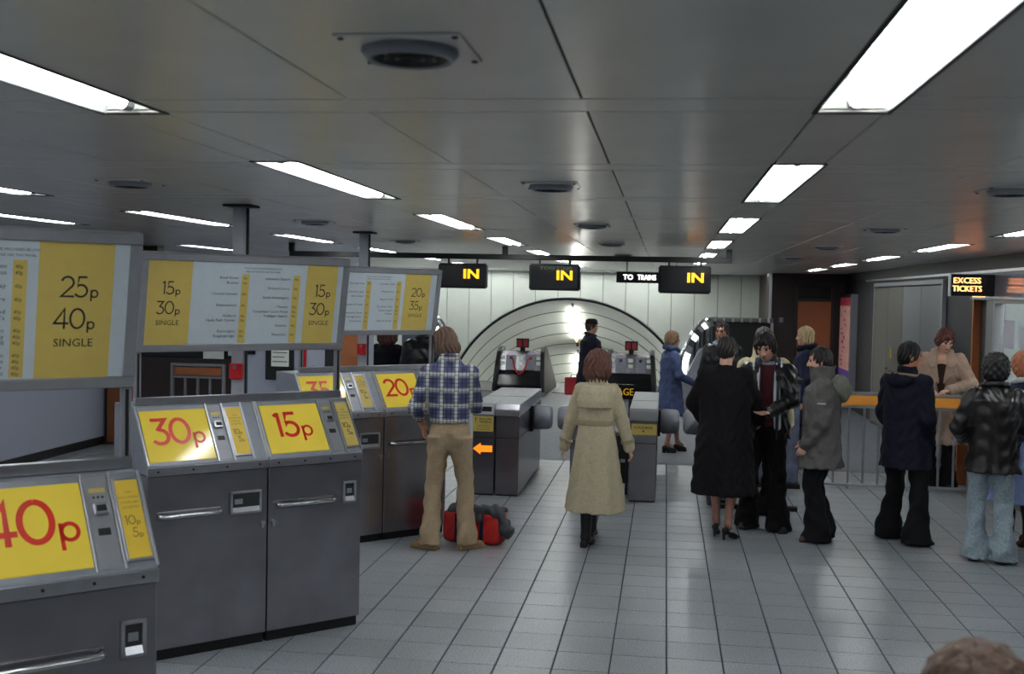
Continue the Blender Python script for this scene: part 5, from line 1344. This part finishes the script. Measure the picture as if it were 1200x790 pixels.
# ---- 11 man in tan trench coat leaning on the rail
def tan_extra(t, s, sp, z_, ARM, LEG, hp_, HR):
    for sd in (-1, 1):
        n0 = sp(z_(1.35))
        sdf('lapel', [Cap((sd * .085, n0[1] + .085, z_(1.48)), (sd * .10, n0[1] + .135, z_(1.36)), .045, .05, .02, flat=((0, 1, .3), .25)), Cap((sd * .10, n0[1] + .135, z_(1.36)), (sd * .03, sp(z_(1.15))[1] + .145, z_(1.15)), .05, .014, .02, flat=((0, 1, .2), .3))], .007, 'tan_coat', t)
    sdf('jumper', [Loft([(1.0, *sp(1.0), .12, .10), (1.25, *sp(1.25), .15, .125), (1.40, *sp(1.4), .13, .10), (1.48, *sp(1.48), .07, .065)], .01)], .009, 'brown_coat', t)
person('man with red-lit dark brown hair in tan trench coat bending over the orange railing', (3.10, 13.27), 168, 1.80, feet=((-.11, 0, 0), (.10, .03, 0)), hands=((-.10, .30, 1.13), (.16, .30, 1.13)), hint=((-1, -.3, -.2), (1, -.3, -.2)), hdir=(((.7, .6, -.1), (0, 0, -1), (.6, -.7, 0)), ((-.7, .6, -.1), (0, 0, -1), (-.6, -.7, 0))), lean=.16, head=(24, -32, 0), hair=('fringe', 'hair_brown_red_lit'), skin='skin_pale',
       trousers=dict(m='black_cloth', flare=.11), shoes=('flat', 'shoe_brown'),
       coat=dict(m='tan_coat', hem=.50, hr=(.215, .17), wr=(.185, .14), cr=(.212, .152), sl=(.08, .068, .055), fold=.014, wrk=.005, collar='stand',
                 cuts=[lambda s, sp, z_: Loft([(1.02, *((sp(1.02)[0], sp(1.02)[1] + .17)), .02, .08), (1.25, *((sp(1.25)[0], sp(1.25)[1] + .17)), .06, .12), (1.45, *((sp(1.45)[0], sp(1.45)[1] + .13)), .075, .11), (1.58, *((sp(1.5)[0], sp(1.5)[1] + .11)), .07, .10)], .01, 's')]), extra=tan_extra)
# ---- 12 woman at the right edge
def edge_extra(t, s, sp, z_, ARM, LEG, hp_, HR):
    sdf('skirt', [Loft([(.42, 0, 0, .25, .20), (.70, 0, 0, .20, .16), (1.0, 0, 0, .15, .12)], .01, fold=(lambda a, z: .014 * np.sin(9 * a)))], .009, 'light_blue', t)
person('woman with reddish curls, navy top and light blue skirt, cut by right edge', (3.02, 10.05), 20, 1.64, True, head=(-20, 0, 0), hair=('curly', 'hair_curly_red'), legs_m='brown_boot', shoes=('boot', 'brown_boot'), coat=dict(name='top', m='navy_top', hem=.80, hr=(.175, .14), cr=(.19, .145), sl=(.072, .06, .05), collar='flap', collar_m='white_shirt'), extra=edge_extra, vox=.01)
# ---- 13 uniformed man with cap
def cap_extra(t, s, sp, z_, ARM, LEG, hp_, HR):
    q = lambda pr: Xf(pr, hp_((0, 0, 0)), HR, .95 * s)
    sdf('cap', [q(Loft([(.05, 0, -.01, .094, .11), (.08, 0, -.008, .098, .114), (.105, 0, -.008, .096, .112), (.13, 0, -.008, .082, .098), (.15, 0, -.008, .05, .06)], .01)), q(Cap((-.04, .10, .055), (.04, .10, .055), .03, .03, .02, flat=((0, .3, 1), .3)))], .007, 'black_wool', t)
person('man in dark cap and dark coat walking before the escalators', (-1.24, 19.0), -72, 1.66, feet=((-.09, .22, 0), (.09, -.20, .02)), hands=((-.25, -.10, .82), (.25, .12, .84)), head=(-10, 0, 0), hair=('short', 'hair_dark'), trousers=dict(m='black_cloth', flare=.11), coat=dict(m='navy_wool', hem=.60, hr=(.26, .25), wr=(.20, .175), cr=(.235, .185), sl=(.09, .078, .062), collar='flap'), extra=cap_extra, vox=.01)
# ---- 14 woman in blue coat
person('woman in blue coat and black platform shoes facing right beyond the gates', (.09, 15.33), -70, 1.58, True, feet=((-.06, .14, 0), (.07, -.06, 0)), toes=(-8, -12), hands=((-.13, .25, .98), (.16, .24, .96)), hint=((-.5, -.9, -.3), (.5, -.9, -.3)), head=(-12, 0, 0), hair=('curly', 'hair_sandy'), skin='skin_pale', legs_m='stocking', shoes=('platform', 'shoe_black'),
       coat=dict(m='blue_coat', hem=.50, hr=(.225, .20), wr=(.185, .15), cr=(.195, .152), sl=(.075, .066, .055), fold=.014, wrk=.005, collar='fur', collar_m='blue_coat'), vox=.009)
# ---- 15, 16 dark figures beyond the 20p machine
person('person in dark coat with reddish hair behind the 20p fare board', (-3.33, 13.35), -20, 1.70, True, hair=('bob', 'hair_auburn'), trousers=dict(m='black_cloth', flare=.11), coat=dict(m='dark_coat', hem=.6, hr=(.23, .18), cr=(.215, .16), sl=(.08, .07, .06)), vox=.011)
person('tall person in black leather coat behind the 20p fare board', (-2.78, 12.95), 15, 1.80, hair=('collar', 'hair_dark'), trousers=dict(m='black_cloth', flare=.11), coat=dict(m='leather_black', hem=.7, hr=(.24, .18), cr=(.225, .165), sl=(.085, .075, .06), collar='flap'), vox=.011)
# ---- 17 head of a bystander in the foreground
person('brown head of a bystander at the bottom right corner, very near', (.50, 1.82), 5, 1.535, True, hair=('curly', 'hair_brown'), trousers=dict(m='black_cloth', flare=.11), coat=dict(m='brown_coat', hem=.7, hr=(.21, .17), cr=(.20, .15), sl=(.075, .066, .055)), vox=.012)

# ================================================================== BAGS
t = empty('holdall', (-1.55, 9.33, 0), R(-10), 'red holdall with grey ends on the floor between the feet of the plaid man', 'bag')
sdf('body', [Box((0, 0, .135), (.255, .115, .133), .02, rd=.045), Hal((0, 0, -1), -.002, .004)], .008, 'bag_red', t, wr(.006))
for sx in (-.12, .10):
    MB().box(sx - .016, sx + .016, -.124, -.112, .01, .25).build('strap', 'navy_top', t, .002)
sdf('grey_jacket', [Box((.02, .0, .275), (.24, .10, .022), .02, rd=.02), Cap((-.16, -.05, .27), (.22, -.06, .275), .045, .05, .03), Cap((.20, -.05, .275), (.31, -.07, .14), .052, .05, .03), Ell((.31, -.07, .12), (.05, .06, .06), .03), Cap((-.05, -.10, .27), (.08, -.12, .22), .03, .03, .03)], .008, 'bag_grey', t, wr(.011, 2))
MB().tube([(-.16, -.02, .29), (-.15, -.03, .36), (-.10, -.03, .40), (-.05, -.03, .37), (-.03, -.02, .29)], .009, 8).build('handle', 'black', t, smooth=True)
t = empty('red_case', (-1.50, 18.95, 0), R(-70), 'red case carried by the man in the dark cap', 'bag')
sdf('body', [Box((0, 0, .56), (.04, .16, .15), .01, rd=.02)], .009, 'case_red', t)
MB().tube([(0, -.06, .71), (0, -.05, .755), (0, .05, .755), (0, .06, .71)], .010, 8).build('handle', 'black', t)
